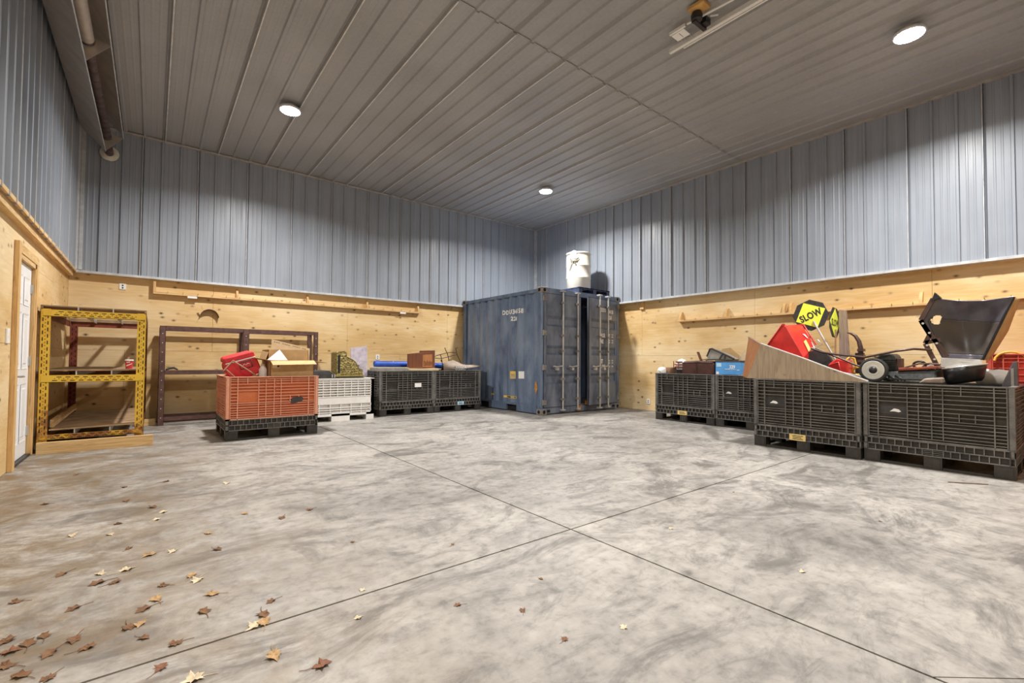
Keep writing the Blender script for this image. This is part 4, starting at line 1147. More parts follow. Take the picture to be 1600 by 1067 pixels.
# turned so that its left side and front are both seen
Q0, Q1, Q2 = Vector((-4.40, -.98, 0)), Vector((-4.155, -1.16, 0)), Vector((-3.845, -1.10, 0)); Q3 = Q0 + Q2 - Q1
def cabz(p, z): return Vector((p.x, p.y, z))
fr_ = lambda u, v: Q1 + (Q2 - Q1) * u + (Q0 - Q1) * v
m = MB(WM_)
m.hexa([cabz(p, .92) for p in (Q0, Q1, Q2, Q3)], [cabz(Q0, 1.215), cabz(Q1, 1.235), cabz(Q2, 1.265), cabz(Q3, 1.25)]); m.build('carcass', 'dark_wood', wbx)
m = MB(WM_); o_ = (Q1 - Q0).normalized() * .012
m.hexa([cabz(fr_(.06, 0) + o_ * .3, .945), cabz(fr_(.84, 0) + o_ * .3, .945), cabz(fr_(.84, 0) + o_ * .3, 1.215), cabz(fr_(.06, 0) + o_ * .3, 1.20)], [cabz(fr_(.06, 0) + o_, .945), cabz(fr_(.84, 0) + o_, .945), cabz(fr_(.84, 0) + o_, 1.215), cabz(fr_(.06, 0) + o_, 1.20)]); fp_ = m.build('front_panel', 'cabinet_orange', wbx)
m = MB(WM_)
for k, (du, h1) in enumerate(((.13, .07), (.24, .05), (.33, .05), (.42, .085), (.52, .055), (.62, .085), (.70, .05), (.78, .065))):
    p = fr_(du, 0) + o_ * 1.15; m.tube([cabz(p, 1.00), cabz(p, 1.00 + h1)], .006, 5)
for ua, ub, z in ((.13, .24, 1.065), (.33, .42, 1.05), (.52, .62, 1.05), (.62, .70, 1.045), (.10, .80, .985)):
    m.tube([cabz(fr_(ua, 0) + o_ * 1.15, z), cabz(fr_(ub, 0) + o_ * 1.15, z)], .005, 5)
tag(m.build('carving', 'dark_wood', fp_), kind='stuff')
m = MB(WM_); m.hexa([cabz(Q2 + o_, .92), cabz(Q2 + (Q2 - Q1) * .06 + o_, .92), cabz(Q3 + (Q2 - Q1) * .06, .92), cabz(Q3, .92)], [cabz(Q2 + o_, 1.29), cabz(Q2 + (Q2 - Q1) * .06 + o_, 1.30), cabz(Q3 + (Q2 - Q1) * .06, 1.29), cabz(Q3, 1.28)]); m.build('side_board', 'dark_wood', wbx)
m = MB(); m.hexa([(-4.45, -1.25, .876), (-3.80, -1.25, .876), (-3.80, -.90, .876), (-4.45, -.90, .876)], [(-4.45, -1.25, .905), (-3.80, -1.25, .918), (-3.80, -.90, .918), (-4.45, -.90, .905)])
tag(m.build('cardboard_box', 'cardboard_pale', origin=(-4.12, -1.07, .876)), 'flattened pale cardboard box under the wooden cabinet', 'box')
wr, WRM = world_thing('wire_rack', 'thin black iron wire stand leaning above the second black bin', 'rack', (-3.4, -.9, .88))
def rods(pts_list, r_=.009):
    for pts in pts_list:
        m = MB(WRM); m.tube([(x, y, z) for x, y, z in pts], r_, 6); m.build('rod', 'iron', wr)
Y_ = -.9
rods([[(-3.46, Y_, 1.37), (-3.43, Y_, 1.30), (-3.39, Y_, 1.24), (-3.33, Y_, 1.0), (-3.30, Y_, .88)], [(-3.18, Y_, 1.37), (-3.14, Y_, 1.22), (-3.02, Y_, 1.0), (-2.98, Y_, .88)], [(-3.57, Y_, 1.22), (-3.54, Y_, 1.13), (-3.52, Y_, 1.04), (-3.50, Y_, .88)],
      [(-3.72, Y_, 1.17), (-3.57, Y_, 1.215), (-3.40, Y_, 1.255)], [(-3.72, Y_, 1.14), (-3.55, Y_, 1.125), (-3.35, Y_, 1.17), (-3.15, Y_, 1.22)], [(-3.40, Y_, 1.255), (-3.28, Y_, 1.27), (-3.165, Y_, 1.255)]], .0085)
rods([[(-3.73, Y_ + .3, 1.15), (-3.74, Y_, 1.155)], [(-3.74, Y_ + .02, 1.16), (-3.70, Y_ + .02, .9)]])
m = MB(WRM); m.lathe([(.004, -.03), (.018, -.01), (.018, .01), (.004, .03)], (-3.54, Y_, 1.08), 8); m.build('knob', 'iron', wr)
tp = MB(); n = 9
ridge = [(-3.55, 1.03, .02), (-3.42, 1.07, .08), (-3.30, 1.095, .12), (-3.18, 1.05, .13), (-3.05, 1.0, .16), (-2.92, .985, .18), (-2.78, .99, .18), (-2.66, .985, .15), (-2.56, .96, .07)]
tp.add([(x, -1.0 - w_, .86 + .015 * i) for i, (x, z, w_) in enumerate(ridge)] + [(x, -1.0, z) for x, z, w_ in ridge] + [(x, -.9 + w_, .86 + .012 * i) for i, (x, z, w_) in enumerate(ridge)],
       [(i, i + 1, n + i + 1, n + i) for i in range(n - 1)] + [(n + i, n + i + 1, 2 * n + i + 1, 2 * n + i) for i in range(n - 1)], True)
tpo = tp.build('canvas_sheet', ['tan_cloth'], origin=(-3.0, -1.0, .86)); tag(tpo, 'beige canvas sheet draped over the right end of the black bin', 'cloth')
sm = tpo.modifiers.new('sheet', 'SOLIDIFY'); sm.thickness = .012
m = MB(); k = 60
m.tube([(-3.41 + .27 * i / k, -1.27 + .045 * math.cos(i * 2 * PI / 10), .915 + .045 * math.sin(i * 2 * PI / 10)) for i in range(k)], .007, 5)
tag(m.build('coil_spring', 'galvanised', origin=(-3.27, -1.27, .87)), 'grey coiled spring on the rim beside the canvas sheet', 'spring')

# ================================================================== things on the bins by the right wall
sc, SCM = world_thing('leather_case', 'glossy dark brown leather case in the bin nearest the container', 'case', (-.75, -5.40, .45))
m = MB(SCM)
pr_ = [(-5.70, .45), (-5.71, 1.06), (-5.68, 1.10), (-5.40, 1.115), (-5.13, 1.10), (-5.08, 1.07), (-5.08, .45)]
m.extr(pr_, (-.80, -.42), 'x'); m.build('body', 'leather', sc, bevel=.02)
m = MB(SCM); m.tube([(-.80, -5.69, 1.075), (-.803, -5.40, 1.09), (-.80, -5.09, 1.075)], .007, 6); m.tube([(-.803, -5.38, 1.09), (-.803, -5.38, .8)], .005, 6); m.build_each('seam', 'leather', sc)
m = MB(SCM); m.tube([(-.6, -5.46, 1.115), (-.6, -5.44, 1.135), (-.6, -5.36, 1.135), (-.6, -5.34, 1.115)], .009, 6); m.build('handle', 'leather', sc)
bl, BLM = world_thing('blue_carton', 'bright blue carton printed 329 standing in a bin by the right wall', 'box', (-.67, -5.97, .877))
m = MB(BLM); m.box(-.84, -.50, -6.19, -5.757, .877, 1.095); bo = m.build('body', 'box_blue', bl)
m = MB(BLM); m.box(-.845, -.495, -6.20, -5.75, 1.096, 1.118); m.build('lid', 'dark_cloth', bl)
TMX = BLM @ Matrix.Translation((-.8415, 0, 0)) @ Matrix.Rotation(-PI / 2, 4, 'Z')
tm = text_mesh('329', .075, TMX @ Matrix.Translation((6.00, 0, .985)), squash=.85, bold=.003); tm.build('lettering', 'label_white', bo)
m = MB(BLM)
m.box(-.8425, -.841, -6.01, -5.92, .965, .975); m.box(-.8425, -.841, -6.11, -6.02, .963, .968); m.box(-.8425, -.841, -6.17, -6.13, .952, .962); m.box(-.8425, -.841, -5.815, -5.765, .88, .925); tag(m.build('print', 'label_white', bo), kind='stuff')
m = MB(BLM); m.box(-.8425, -.841, -5.86, -5.775, 1.01, 1.075); m.build('sticker', 'label_blue', bo)
bg, BGM = world_thing('canvas_bag', 'grey canvas bag with black straps lying on the blue carton', 'bag', (-.66, -5.80, 1.12))
pa = [(-5.57, 1.125), (-5.565, 1.20), (-5.62, 1.315), (-5.66, 1.325), (-5.86, 1.235), (-6.05, 1.145), (-6.03, 1.122)]
m = MB(BGM); m.hexa([(-.78, y, z) for y, z in pa], [(-.52, y + .02, z) for y, z in pa]); m.build('body', 'grey_cloth', bg, bevel=.02)
for pth in ([(-.785, -5.565, 1.19), (-.785, -5.62, 1.32), (-.785, -5.66, 1.33), (-.785, -5.86, 1.24), (-.785, -6.06, 1.145)], [(-.79, -5.57, 1.13), (-.79, -5.75, 1.135), (-.79, -6.03, 1.128)], [(-.79, -5.86, 1.25), (-.795, -5.83, 1.19), (-.79, -5.80, 1.13)], [(-.79, -5.90, 1.22), (-.795, -5.895, 1.18), (-.79, -5.89, 1.13)]):
    m = MB(BGM); m.tube(pth, .014, 6); m.build('strap', 'dark_cloth', bg)
m = MB(); m.hexa([(-.32, -5.58, .80), (-.32, -5.60, 1.33), (-.32, -5.76, 1.355), (-.32, -5.90, 1.23), (-.32, -5.90, .80)], [(-.31, -5.58, .80), (-.31, -5.60, 1.33), (-.31, -5.76, 1.355), (-.31, -5.90, 1.23), (-.31, -5.90, .80)])
tag(m.build('cardboard_sheet', 'cardboard', origin=(-.31, -5.75, .80)), 'brown cardboard sheet standing behind the grey bag', 'cardboard')
m = MB(); m.hexa([(-.30, -5.80, .60), (-.30, -5.84, 1.18), (-.30, -6.02, 1.31), (-.30, -6.12, .60)], [(-.29, -5.80, .60), (-.29, -5.84, 1.18), (-.29, -6.02, 1.31), (-.29, -6.12, .60)])
tag(m.build('cardboard_sheet', 'cardboard_pale', origin=(-.30, -5.95, .60)), 'pale cardboard sheet leaning between the grey bag and the plywood wedge', 'cardboard')
m = MB(); m.hexa([(-.30, -5.09, 1.285), (-.30, -5.13, 1.285), (-.30, -5.36, .70), (-.30, -5.32, .70)], [(-.27, -5.09, 1.285), (-.27, -5.13, 1.285), (-.27, -5.36, .70), (-.27, -5.32, .70)])
tag(m.build('dark_plank', 'dark_wood', origin=(-.29, -5.3, .70)), 'dark wooden slat leaning behind the brown leather case', 'board')
hl, HLM = world_thing('sports_helmet', 'white helmet with dark red bars in the bin nearest the container', 'helmet', (-.62, -4.93, .9))
m = MB(HLM); m.lathe([(.10, -.10), (.115, -.05), (.105, .03), (.065, .09), (.002, .112)], (-.58, -4.95, 1.04), 18); m.build('shell', 'label_white', hl)
for zz, q_ in ((.99, .125), (1.04, .13), (1.09, .11)):
    m = MB(HLM); m.tube([(-.58 + q_ * math.cos(a), -4.95 + q_ * math.sin(a), zz) for a in [PI * .45 + k * PI * .75 / 8 for k in range(9)]], .011, 6); m.build_each('guard_bar', 'rack_red', hl)
m = MB(HLM); m.tube([(-.67, -4.83, 1.10), (-.70, -4.85, .97)], .010, 6); m.tube([(-.70, -4.95, 1.08), (-.71, -4.95, .96)], .010, 6); m.build_each('guard_bar', 'rack_red', hl)
m = MB(HLM); m.box(-.66, -.50, -5.03, -4.86, .72, .95); m.build('neck_pad', 'dark_cloth', hl, bevel=.02)
m = MB(); m.lathe([(.002, -.09), (.06, -.075), (.088, -.03), (.09, .03), (.06, .075), (.002, .09)], (-.66, -4.57, .90), 18)
bo2 = m.build('ball', 'label_white', origin=(-.66, -4.57, .81)); tag(bo2, 'white ball at the left end of the bin nearest the container', 'ball')
m = MB(Matrix.Translation((.66, 4.57, -.81))); m.tube([(-.66 + .091 * math.cos(a) * -1, -4.57 + .06 * math.sin(a), .90 + .07 * math.sin(a * 1.0) * .6) for a in [k * 2 * PI / 20 for k in range(20)]], .004, 5, closed=True); m.build_each('seam', 'ink', bo2)
m = MB(); m.lathe([(.10, .0), (.13, .10), (.12, .12)], (-.55, -4.73, .86), 18); tag(m.build('wicker_basket', 'wood_pole', origin=(-.55, -4.73, .86)), 'shallow brown basket between the ball and the helmet', 'basket')

# ---- plywood wedge on the front bin
wg, WGM = world_thing('plywood_wedge', 'wedge shaped plywood chute with a white top edge on the front black bin', 'ramp', (-2.0, -7.5, .876))
sidep = [(-6.955, .878), (-7.135, 1.335), (-7.63, 1.143), (-7.90, 1.028), (-8.28, .885), (-8.24, .878)]
for x0, lo_ in ((-2.275, 1.0), (-1.72, .55)):
    sp2 = [(y, .878 + (z - .878) * lo_) for y, z in sidep]
    m = MB(WGM); m.extr(sp2, (x0, x0 + .018), 'x'); m.build('side', 'old_board', wg)
    m = MB(WGM); e_ = sp2[1:5]
    m.hexa([(x0 - .003, y, z) for y, z in e_] + [(x0 - .003, y, z + .012) for y, z in reversed(e_)], [(x0 + .02, y, z) for y, z in e_] + [(x0 + .02, y, z + .012) for y, z in reversed(e_)]); m.build('edge_strip', 'white_paint', wg)
m = MB(WGM); m.hexa([(-2.257, -6.955, .878), (-2.257, -7.135, 1.335), (-2.257, -7.155, 1.335), (-2.257, -6.975, .878)], [(-1.5, -6.53, .878), (-1.5, -6.625, 1.474), (-1.5, -6.655, 1.474), (-1.5, -6.55, .878)]); m.build('end_panel', 'cabinet_orange', wg)
m = MB(WGM); m.hexa([(-2.262, -7.125, 1.338), (-2.262, -7.17, 1.325), (-2.262, -7.165, 1.315), (-2.262, -7.12, 1.325)], [(-1.5, -6.62, 1.48), (-1.5, -6.67, 1.47), (-1.5, -6.66, 1.46), (-1.5, -6.615, 1.466)]); m.build('top_board', 'weathered', wg)

# ---- red tub
rt_, RTM = world_thing('red_tub', 'bright red metal wheelbarrow tub tipped up behind the plywood wedge', 'tub', (-1.4, -7.2, .9))
fa_ = [(-6.93, 1.33), (-7.135, 1.625), (-7.18, 1.60), (-7.40, 1.17), (-7.40, .90), (-6.93, .90)]
ba_ = [(-6.85, 1.36), (-6.99, 1.635), (-7.225, 1.635), (-7.375, 1.345), (-7.375, .95), (-6.85, .95)]
m = MB(RTM); m.hexa([(-1.58, y, z) for y, z in fa_], [(-1.12, y, z) for y, z in ba_]); m.build('body', 'red_enamel', rt_, bevel=.012)
m = MB(RTM); m.tube([(-1.585, -6.925, 1.335), (-1.585, -7.13, 1.632), (-1.585, -7.15, 1.632)], .011, 8); m.tube([(-1.585, -7.15, 1.628), (-1.12, -6.99, 1.645)], .011, 8); m.tube([(-1.10, -6.97, 1.64), (-1.10, -7.23, 1.645), (-1.10, -7.385, 1.35)], .011, 8); m.build_each('rolled_rim', 'red_enamel', rt_)
m = MB(RTM)
def rt_pt(u, v): # right face between front edge C-D and back edge C'-D'
    a = Vector((-1.58, -7.18, 1.60)).lerp(Vector((-1.12, -7.225, 1.635)), u); b = Vector((-1.58, -7.40, 1.17)).lerp(Vector((-1.12, -7.375, 1.345)), u)
    return a.lerp(b, v) + Vector((-.002, -.012, .004))
m.add([rt_pt(.42, .62), rt_pt(.62, .60), rt_pt(.58, .98), rt_pt(.36, .98)], [(0, 1, 2, 3)]); m.build('sticker', 'label_yellow', rt_)
m = MB(RTM); m.add([rt_pt(.62, .36), rt_pt(.75, .40), rt_pt(.80, .60), rt_pt(.74, .56)], [(0, 1, 2, 3)]); m.build('sticker', 'label_white', rt_)

# ---- SLOW paddles
def paddle(name, label, centre, rz, roll, pole_len, txt, pole_mat='pole_grey', pole_r=.013):
    r = thing(name, label, 'sign', centre, 0); r.rotation_euler = (Matrix.Rotation(rz, 4, 'Z') @ Matrix.Rotation(roll, 4, 'Y')).to_euler()
    a = .232; oc = [(a * math.cos(PI / 8 + k * PI / 4), a * math.sin(PI / 8 + k * PI / 4)) for k in range(8)]
    m = MB(); m.extr(oc, (-.003, .003), 'y'); b = m.build('board', 'sign_black', r)
    s_ = .206; m = MB(); m.extr([(0, -s_), (s_, 0), (0, s_), (-s_, 0)], (-.0045, -.003), 'y'); d = m.build('diamond', 'sign_yellow', r)
    tm = text_mesh(txt, .135, Matrix.Translation((0, -.0055, -.05)), align='CENTER', squash=.74, bold=.006); tm.build('lettering', 'ink', d)
    m = MB(); m.tube([(0, -.016, -.10), (0, -.016, -pole_len)], pole_r, 10); m.build('pole', pole_mat, r)
    return r
paddle('slow_sign', 'yellow and black octagonal SLOW paddle sign tilted on a grey pole', (-1.0, -7.285, 1.788), -PI / 2 + .06, R(-25), .80, 'SLOW')
paddle('slow_sign', 'second yellow SLOW paddle sign turned edge-on beside the first', (-.86, -7.545, 1.67), -PI / 2 + 1.58, R(5), .75, 'SLOW', 'wood_pole', .011)
m = MB(); m.hexa([(-.78, -7.57, .5), (-.78, -7.73, .5), (-.78, -7.665, 1.84), (-.78, -7.575, 1.86)], [(-.75, -7.57, .5), (-.75, -7.73, .5), (-.75, -7.665, 1.84), (-.75, -7.575, 1.86)])
tag(m.build('wooden_paddle', 'weathered', origin=(-.76, -7.65, .5)), 'weathered grey board standing behind the edge-on sign', 'board')
m = MB(); m.lathe([(.19, -.03), (.195, -.01), (.195, .02), (.185, .03)], (-1.36, -7.48, 1.07), 32, 'x')
dk = m.build('black_disc', 'rubber', origin=(-1.36, -7.48, .88)); tag(dk, 'dark round lid standing on edge beside the red tub', 'lid')
fc, FCM = world_thing('fuel_can', 'small red plastic fuel can beside the dark round lid', 'can', (-1.4, -7.77, .88))
m = MB(FCM); m.hexa([(-1.48, -7.62, .88), (-1.48, -7.66, 1.08), (-1.48, -7.74, 1.145), (-1.48, -7.86, 1.12), (-1.48, -7.88, .88)], [(-1.28, -7.62, .88), (-1.28, -7.64, 1.08), (-1.28, -7.70, 1.155), (-1.28, -7.87, 1.125), (-1.28, -7.88, .88)]); m.build('body', 'red_enamel', fc, bevel=.015)
m = MB(FCM); m.tube([(-1.485, -7.66, 1.06), (-1.487, -7.77, 1.10), (-1.485, -7.79, .98)], .007, 6); m.build('rib', 'red_enamel', fc)
m = MB(FCM); m.tube([(-1.38, -7.83, 1.13), (-1.36, -7.86, 1.17), (-1.33, -7.90, 1.15), (-1.33, -7.92, 1.06)], .014, 8); m.build('spout', 'cord_yellow', fc)
m = MB(); m.tube([(-1.3, -7.93 + .06 * math.cos(a), .985 + .05 * math.sin(a)) for a in [k * 2 * PI / 14 for k in range(14)]], .016, 8, closed=True)
tag(m.build('rope_coil', 'cord_yellow', origin=(-1.3, -7.93, .93)), 'small coil of yellow rope next to the fuel can', 'rope')
hn, HNM = world_thing('curved_tiller', 'curved brown handle on an upright post behind the mower wheel', 'handle', (-1.0, -7.88, .7))
m = MB(HNM); m.tube([(-1.0, -7.735, 1.512), (-1.0, -7.785, 1.497), (-1.0, -7.83, 1.46), (-1.0, -7.868, 1.39), (-1.0, -7.885, 1.30), (-1.0, -7.885, 1.20)], [.008, .016, .022, .026, .03, .032], 10); m.build('horn', 'brown_tube', hn)
m = MB(HNM); m.box(-1.04, -.97, -7.925, -7.83, .70, 1.23); m.build('post', 'iron', hn, bevel=.006)
m = MB(HNM)
for z in (1.10, 1.17, 1.25): m.box(-1.055, -.96, -7.93, -7.86, z, z + .035)
m.build_each('clamp', 'brown_tube', hn)

# ---- lawn mower
mw, MWM = world_thing('lawn_mower', 'old push lawn mower with cream wheel lying on the front black bin', 'mower', (-1.85, -8.35, .875))
def mwheel(x, y, z, r_, seen):
    m = MB(MWM); m.tube([(x, y + r_ * .88 * math.cos(a), z + r_ * .88 * math.sin(a)) for a in [k * 2 * PI / 32 for k in range(32)]], r_ * .14, 8, closed=True)
    for k in range(40):
        a = k * 2 * PI / 40; c_, s_ = math.cos(a), math.sin(a)
        p = Vector((x, y + r_ * c_, z + r_ * s_)); t_ = Vector((0, -s_, c_)) * r_ * .045; n_ = Vector((0, c_, s_)) * r_ * .02; d_ = Vector((.014, 0, 0))
        m.hexa([p - t_ - n_ - d_, p + t_ - n_ - d_, p + t_ - n_ + d_, p - t_ - n_ + d_], [p - t_ + n_ - d_, p + t_ + n_ - d_, p + t_ + n_ + d_, p - t_ + n_ + d_])
    ty = m.build('tyre', 'rubber', mw)
    m = MB(MWM); m.lathe([(r_ * .78, -.020), (r_ * .74, -.024), (r_ * .62, -.010), (r_ * .50, -.008), (r_ * .44, -.022), (r_ * .36, -.026), (r_ * .30, -.012), (.001, -.010)], (x, y, z), 32, 'x'); m.build('hub', 'hub_cream', ty)
    m = MB(MWM); m.lathe([(r_ * .30, -.012), (r_ * .27, -.028), (r_ * .15, -.036), (.001, -.038)], (x, y, z), 20, 'x'); m.build('cap', 'black_metal', ty)
mwheel(-2.0, -8.265, 1.012, .138, True); mwheel(-1.45, -8.28, 1.01, .138, False); mwheel(-1.45, -8.68, 1.0, .10, False)
m = MB(MWM); m.hexa([(-1.95, -8.27, .90), (-1.95, -8.80, .90), (-1.45, -8.80, .90), (-1.45, -8.27, .90)], [(-1.90, -8.32, 1.0), (-1.90, -8.80, 1.03), (-1.50, -8.80, 1.03), (-1.50, -8.32, 1.0)]); m.build('deck', 'engine_black', mw, bevel=.02)
m = MB(MWM); m.hexa([(-1.92, -8.47, 1.005), (-1.92, -8.80, 1.035), (-1.48, -8.80, 1.035), (-1.48, -8.47, 1.005)], [(-1.92, -8.47, 1.04), (-1.92, -8.80, 1.065), (-1.48, -8.80, 1.065), (-1.48, -8.47, 1.04)]); m.build('deck_top', 'mower_red', mw, bevel=.008)
m = MB(MWM); m.extr([(-8.20, 1.00), (-8.22, 1.13), (-8.30, 1.20), (-8.40, 1.205), (-8.43, 1.17), (-8.45, 1.00)], (-1.86, -1.56), 'x'); m.build('engine', 'engine_black', mw, bevel=.015)
m = MB(MWM)
for k in range(6): m.box(-1.88, -1.54, -8.44 + .0, -8.22, 1.02 + k * .022, 1.03 + k * .022)
for k in range(5): m.tube([(-1.93, -8.36 - .03 * k, .93 + .03 * (k % 2)), (-1.93, -8.42 - .03 * k, .90)], .014, 6)
m.build_each('cooling_fins', 'engine_black', mw)
m = MB(MWM); m.box(-1.80, -1.66, -8.475, -8.435, 1.03, 1.15); m.build('air_filter', 'rack_brown', mw, bevel=.005)
for pth, r_ in (([(-1.92, -7.60, 1.275), (-1.92, -7.72, 1.225), (-1.92, -7.85, 1.20), (-1.92, -8.16, 1.16), (-1.90, -8.45, 1.232), (-1.86, -8.60, 1.255), (-1.70, -8.72, 1.245)], .013), ([(-1.55, -7.66, 1.22), (-1.52, -7.80, 1.15), (-1.52, -7.99, 1.055), (-1.55, -8.22, 1.0)], .012),
                ([(-1.72, -8.49, 1.042), (-1.72, -8.62, 1.09), (-1.72, -8.80, 1.085)], .009)):
    m = MB(MWM); m.tube(pth, r_, 8); m.build('handle_tube', 'brown_tube', mw)
m = MB(MWM); m.tube([(-1.92, -7.60, 1.275), (-1.75, -7.58, 1.29), (-1.55, -7.66, 1.22)], .011, 8); m.tube([(-1.9, -7.64, 1.26), (-1.9, -7.60, 1.36), (-1.9, -7.67, 1.385), (-1.9, -7.72, 1.33), (-1.9, -7.65, 1.29)], .006, 6); m.build_each('control_loop', 'galvanised', mw)
m = MB(); m.tube([(-1.60, -8.60 + .055 * math.cos(a), 1.075 + .04 * math.sin(a)) for a in [k * 2 * PI / 14 for k in range(14)]], .012, 6, closed=True)
tag(m.build('hose_ring', 'black_metal', origin=(-1.60, -8.60, 1.03)), 'small black hose ring on the mower deck', 'hose')

# ---- grass catcher: dark scoop of net cloth on a steel frame above a black pan
gc, GCM = world_thing('grass_catcher', 'large dark mesh grass catcher standing open above a black pan', 'catcher', (-1.65, -9.0, .875))
corn = [(-8.795, 1.155), (-9.105, 1.135), (-9.352, 1.785), (-8.735, 1.83)]     # bl, br, tr, tl (Y, Z)
NU = NV = 64
def gpt(u, v):
    y = (1 - u) * (1 - v) * corn[0][0] + u * (1 - v) * corn[1][0] + u * v * corn[2][0] + (1 - u) * v * corn[3][0]
    z = (1 - u) * (1 - v) * corn[0][1] + u * (1 - v) * corn[1][1] + u * v * corn[2][1] + (1 - u) * v * corn[3][1]
    y += .125 * (1 - u) ** 2 * (min(v / .62, (1 - v) / .38) if 0 < v < 1 else 0)
    z -= .035 * math.sin(PI * u) * v ** 4
    x = -1.62 + .16 * math.sin(PI * u) * math.sin(PI * min(1, v * .8 + .1)) + .10 * (1 - v) * u
    x += .012 * math.sin(u * 14 + v * 5) * v
    return (x, y, z)
m = MB(GCM); V = [gpt(i / NU, j / NV) for j in range(NV + 1) for i in range(NU + 1)]
def faces(cond):
    out = []
    for j in range(NV):
        for i in range(NU):
            u, v = (i + .5) / NU, (j + .5) / NV
            if ((u - .14) / .055) ** 2 + ((v - .655) / .085) ** 2 < 1: continue
            if cond(u, v): a = j * (NU + 1) + i; out.append((a, a + 1, a + NU + 2, a + NU + 1))
    return out
m.add(V, faces(lambda u, v: .08 < v < .70 - .10 * u + .18 * max(0, .3 - u) * 0 and u > .06), True); m.cur = 1
m.add(V, faces(lambda u, v: not (.08 < v < .70 - .10 * u and u > .06)), True)
nb = m.build('net', ['net_cloth', 'vinyl_dark'], gc); sm = nb.modifiers.new('sheet', 'SOLIDIFY'); sm.thickness = .005
ed = [gpt(1, j / 12) for j in range(13)]
m = MB(GCM); m.tube(ed, .012, 8); m.build('frame_tube', 'black_metal', gc)
m = MB(GCM)
m.add([(x + .005, y - .004, z) for x, y, z in ed] + [(x + .26, y - .055 + .03 * abs(k - 6) / 6, z - .01) for k, (x, y, z) in enumerate(ed)], [(k, k + 1, 14 + k, 13 + k) for k in range(12)], True)
so = m.build('side_flap', 'cardboard', gc); sm = so.modifiers.new('sheet', 'SOLIDIFY'); sm.thickness = .004
m = MB(GCM); m.tube([gpt(i / 12, 1) for i in range(13)], .008, 8); m.build('frame_tube', 'vinyl_dark', gc)
m = MB(GCM); m.hexa([(-1.66, -8.72, 1.80), (-1.66, -8.75, 1.895), (-1.66, -8.80, 1.83)], [(-1.56, -8.72, 1.80), (-1.56, -8.75, 1.895), (-1.56, -8.80, 1.83)]); m.build('corner_tab', 'black_metal', gc)
for pth in ([(-1.65, -8.735, 1.83), (-1.65, -8.625, 1.59), (-1.65, -8.645, 1.54), (-1.65, -8.84, 1.17)], [(-1.65, -8.625, 1.59), (-1.65, -8.70, 1.42), (-1.65, -8.66, 1.32), (-1.65, -8.775, 1.02)], [(-1.65, -8.66, 1.33), (-1.65, -8.79, 1.36)]):
    m = MB(GCM)
    for a, b in zip(pth[:-1], pth[1:]):
        a, b = Vector(a), Vector(b); d_ = (b - a).normalized(); n_ = Vector((0, -d_.z, d_.y)) * .022
        m.hexa([a - n_, b - n_, b + n_, a + n_], [p + Vector((.02, 0, 0)) for p in (a - n_, b - n_, b + n_, a + n_)])
    m.build('frame_strap', 'brown_tube', gc)
m = MB(GCM)
for (y, z) in ((-8.645, 1.55), (-8.70, 1.44), (-8.76, 1.32), (-8.68, 1.30), (-8.74, 1.14)): m.lathe([(.012, -.008), (.012, .004)], (-1.655, y, z), 10, 'x')
m.build_each('rivet', 'galvanised', gc)
m = MB(GCM); NP = 20
ring = lambda s1, s2, z, dx: [(-1.70 + dx + .26 * s1 * math.cos(a), -8.985 + .165 * s2 * math.sin(a), z + .03 * math.sin(a) * -1) for a in [k * 2 * PI / NP for k in range(NP)]]
rs = [ring(.75, .80, .885, 0), ring(.9, .92, .92, 0), ring(1, 1, 1.0, 0), ring(1.03, 1.03, 1.055, 0), ring(.98, .98, 1.055, 0), ring(.85, .85, .93, 0)]
m.add([p for r_ in rs for p in r_], [(j * NP + k, j * NP + (k + 1) % NP, (j + 1) * NP + (k + 1) % NP, (j + 1) * NP + k) for j in range(5) for k in range(NP)] + [tuple(range(NP)), tuple(range(5 * NP, 6 * NP))], True)
m.build('pan', 'black_metal', gc)
m = MB(GCM); m.tube([(-1.69 + .27 * math.cos(a), -8.985 + .172 * math.sin(a), 1.06 - .03 * math.sin(a)) for a in [k * 2 * PI / 24 for k in range(24)]], .010, 6, closed=True); m.build('pan_rim', 'galvanised', gc)
m = MB(GCM); m.hexa([(-1.66, -8.79, 1.16), (-1.66, -9.10, 1.14), (-1.70, -9.13, 1.08), (-1.70, -8.80, 1.05)], [(-1.655, -8.79, 1.16), (-1.655, -9.10, 1.14), (-1.69, -9.13, 1.08), (-1.69, -8.80, 1.05)]); m.build('apron', 'grey_cloth', gc)
m = MB(); m.hexa([(-2.0, -8.66, .88), (-2.0, -8.86, .88), (-1.85, -8.86, .88), (-1.85, -8.66, .88)], [(-2.0, -8.71, .93), (-2.0, -8.85, .945), (-1.87, -8.85, .945), (-1.87, -8.70, .93)])
tag(m.build('stone', 'tan_cloth', origin=(-1.93, -8.77, .88), bevel=.015), 'pale stone lump on the rim in front of the black pan', 'stone')
m = MB(); m.lathe([(.03, -.17), (.075, -.14), (.09, -.05), (.082, 0), (.092, .05), (.085, .12), (.03, .15), (.026, .18)], (-1.32, -9.16, .945), 20, 'y')
tag(m.build('plastic_jug', 'label_white', origin=(-1.32, -9.16, .86)), 'white plastic jug lying behind the black pan', 'jug')
fb, FBM = world_thing('black_fin', 'dark pointed plastic panel standing on the rim at the right edge', 'panel', (-1.72, -9.33, .80))
m = MB(FBM); m.hexa([(-1.78, -9.26, .80), (-1.78, -9.27, .90), (-1.78, -9.345, 1.115), (-1.78, -9.375, 1.12), (-1.78, -9.378, .80)], [(-1.66, -9.27, .80), (-1.66, -9.28, .90), (-1.66, -9.35, 1.115), (-1.66, -9.375, 1.12), (-1.66, -9.378, .80)]); m.build('panel', 'vinyl_dark', fb, bevel=.006)
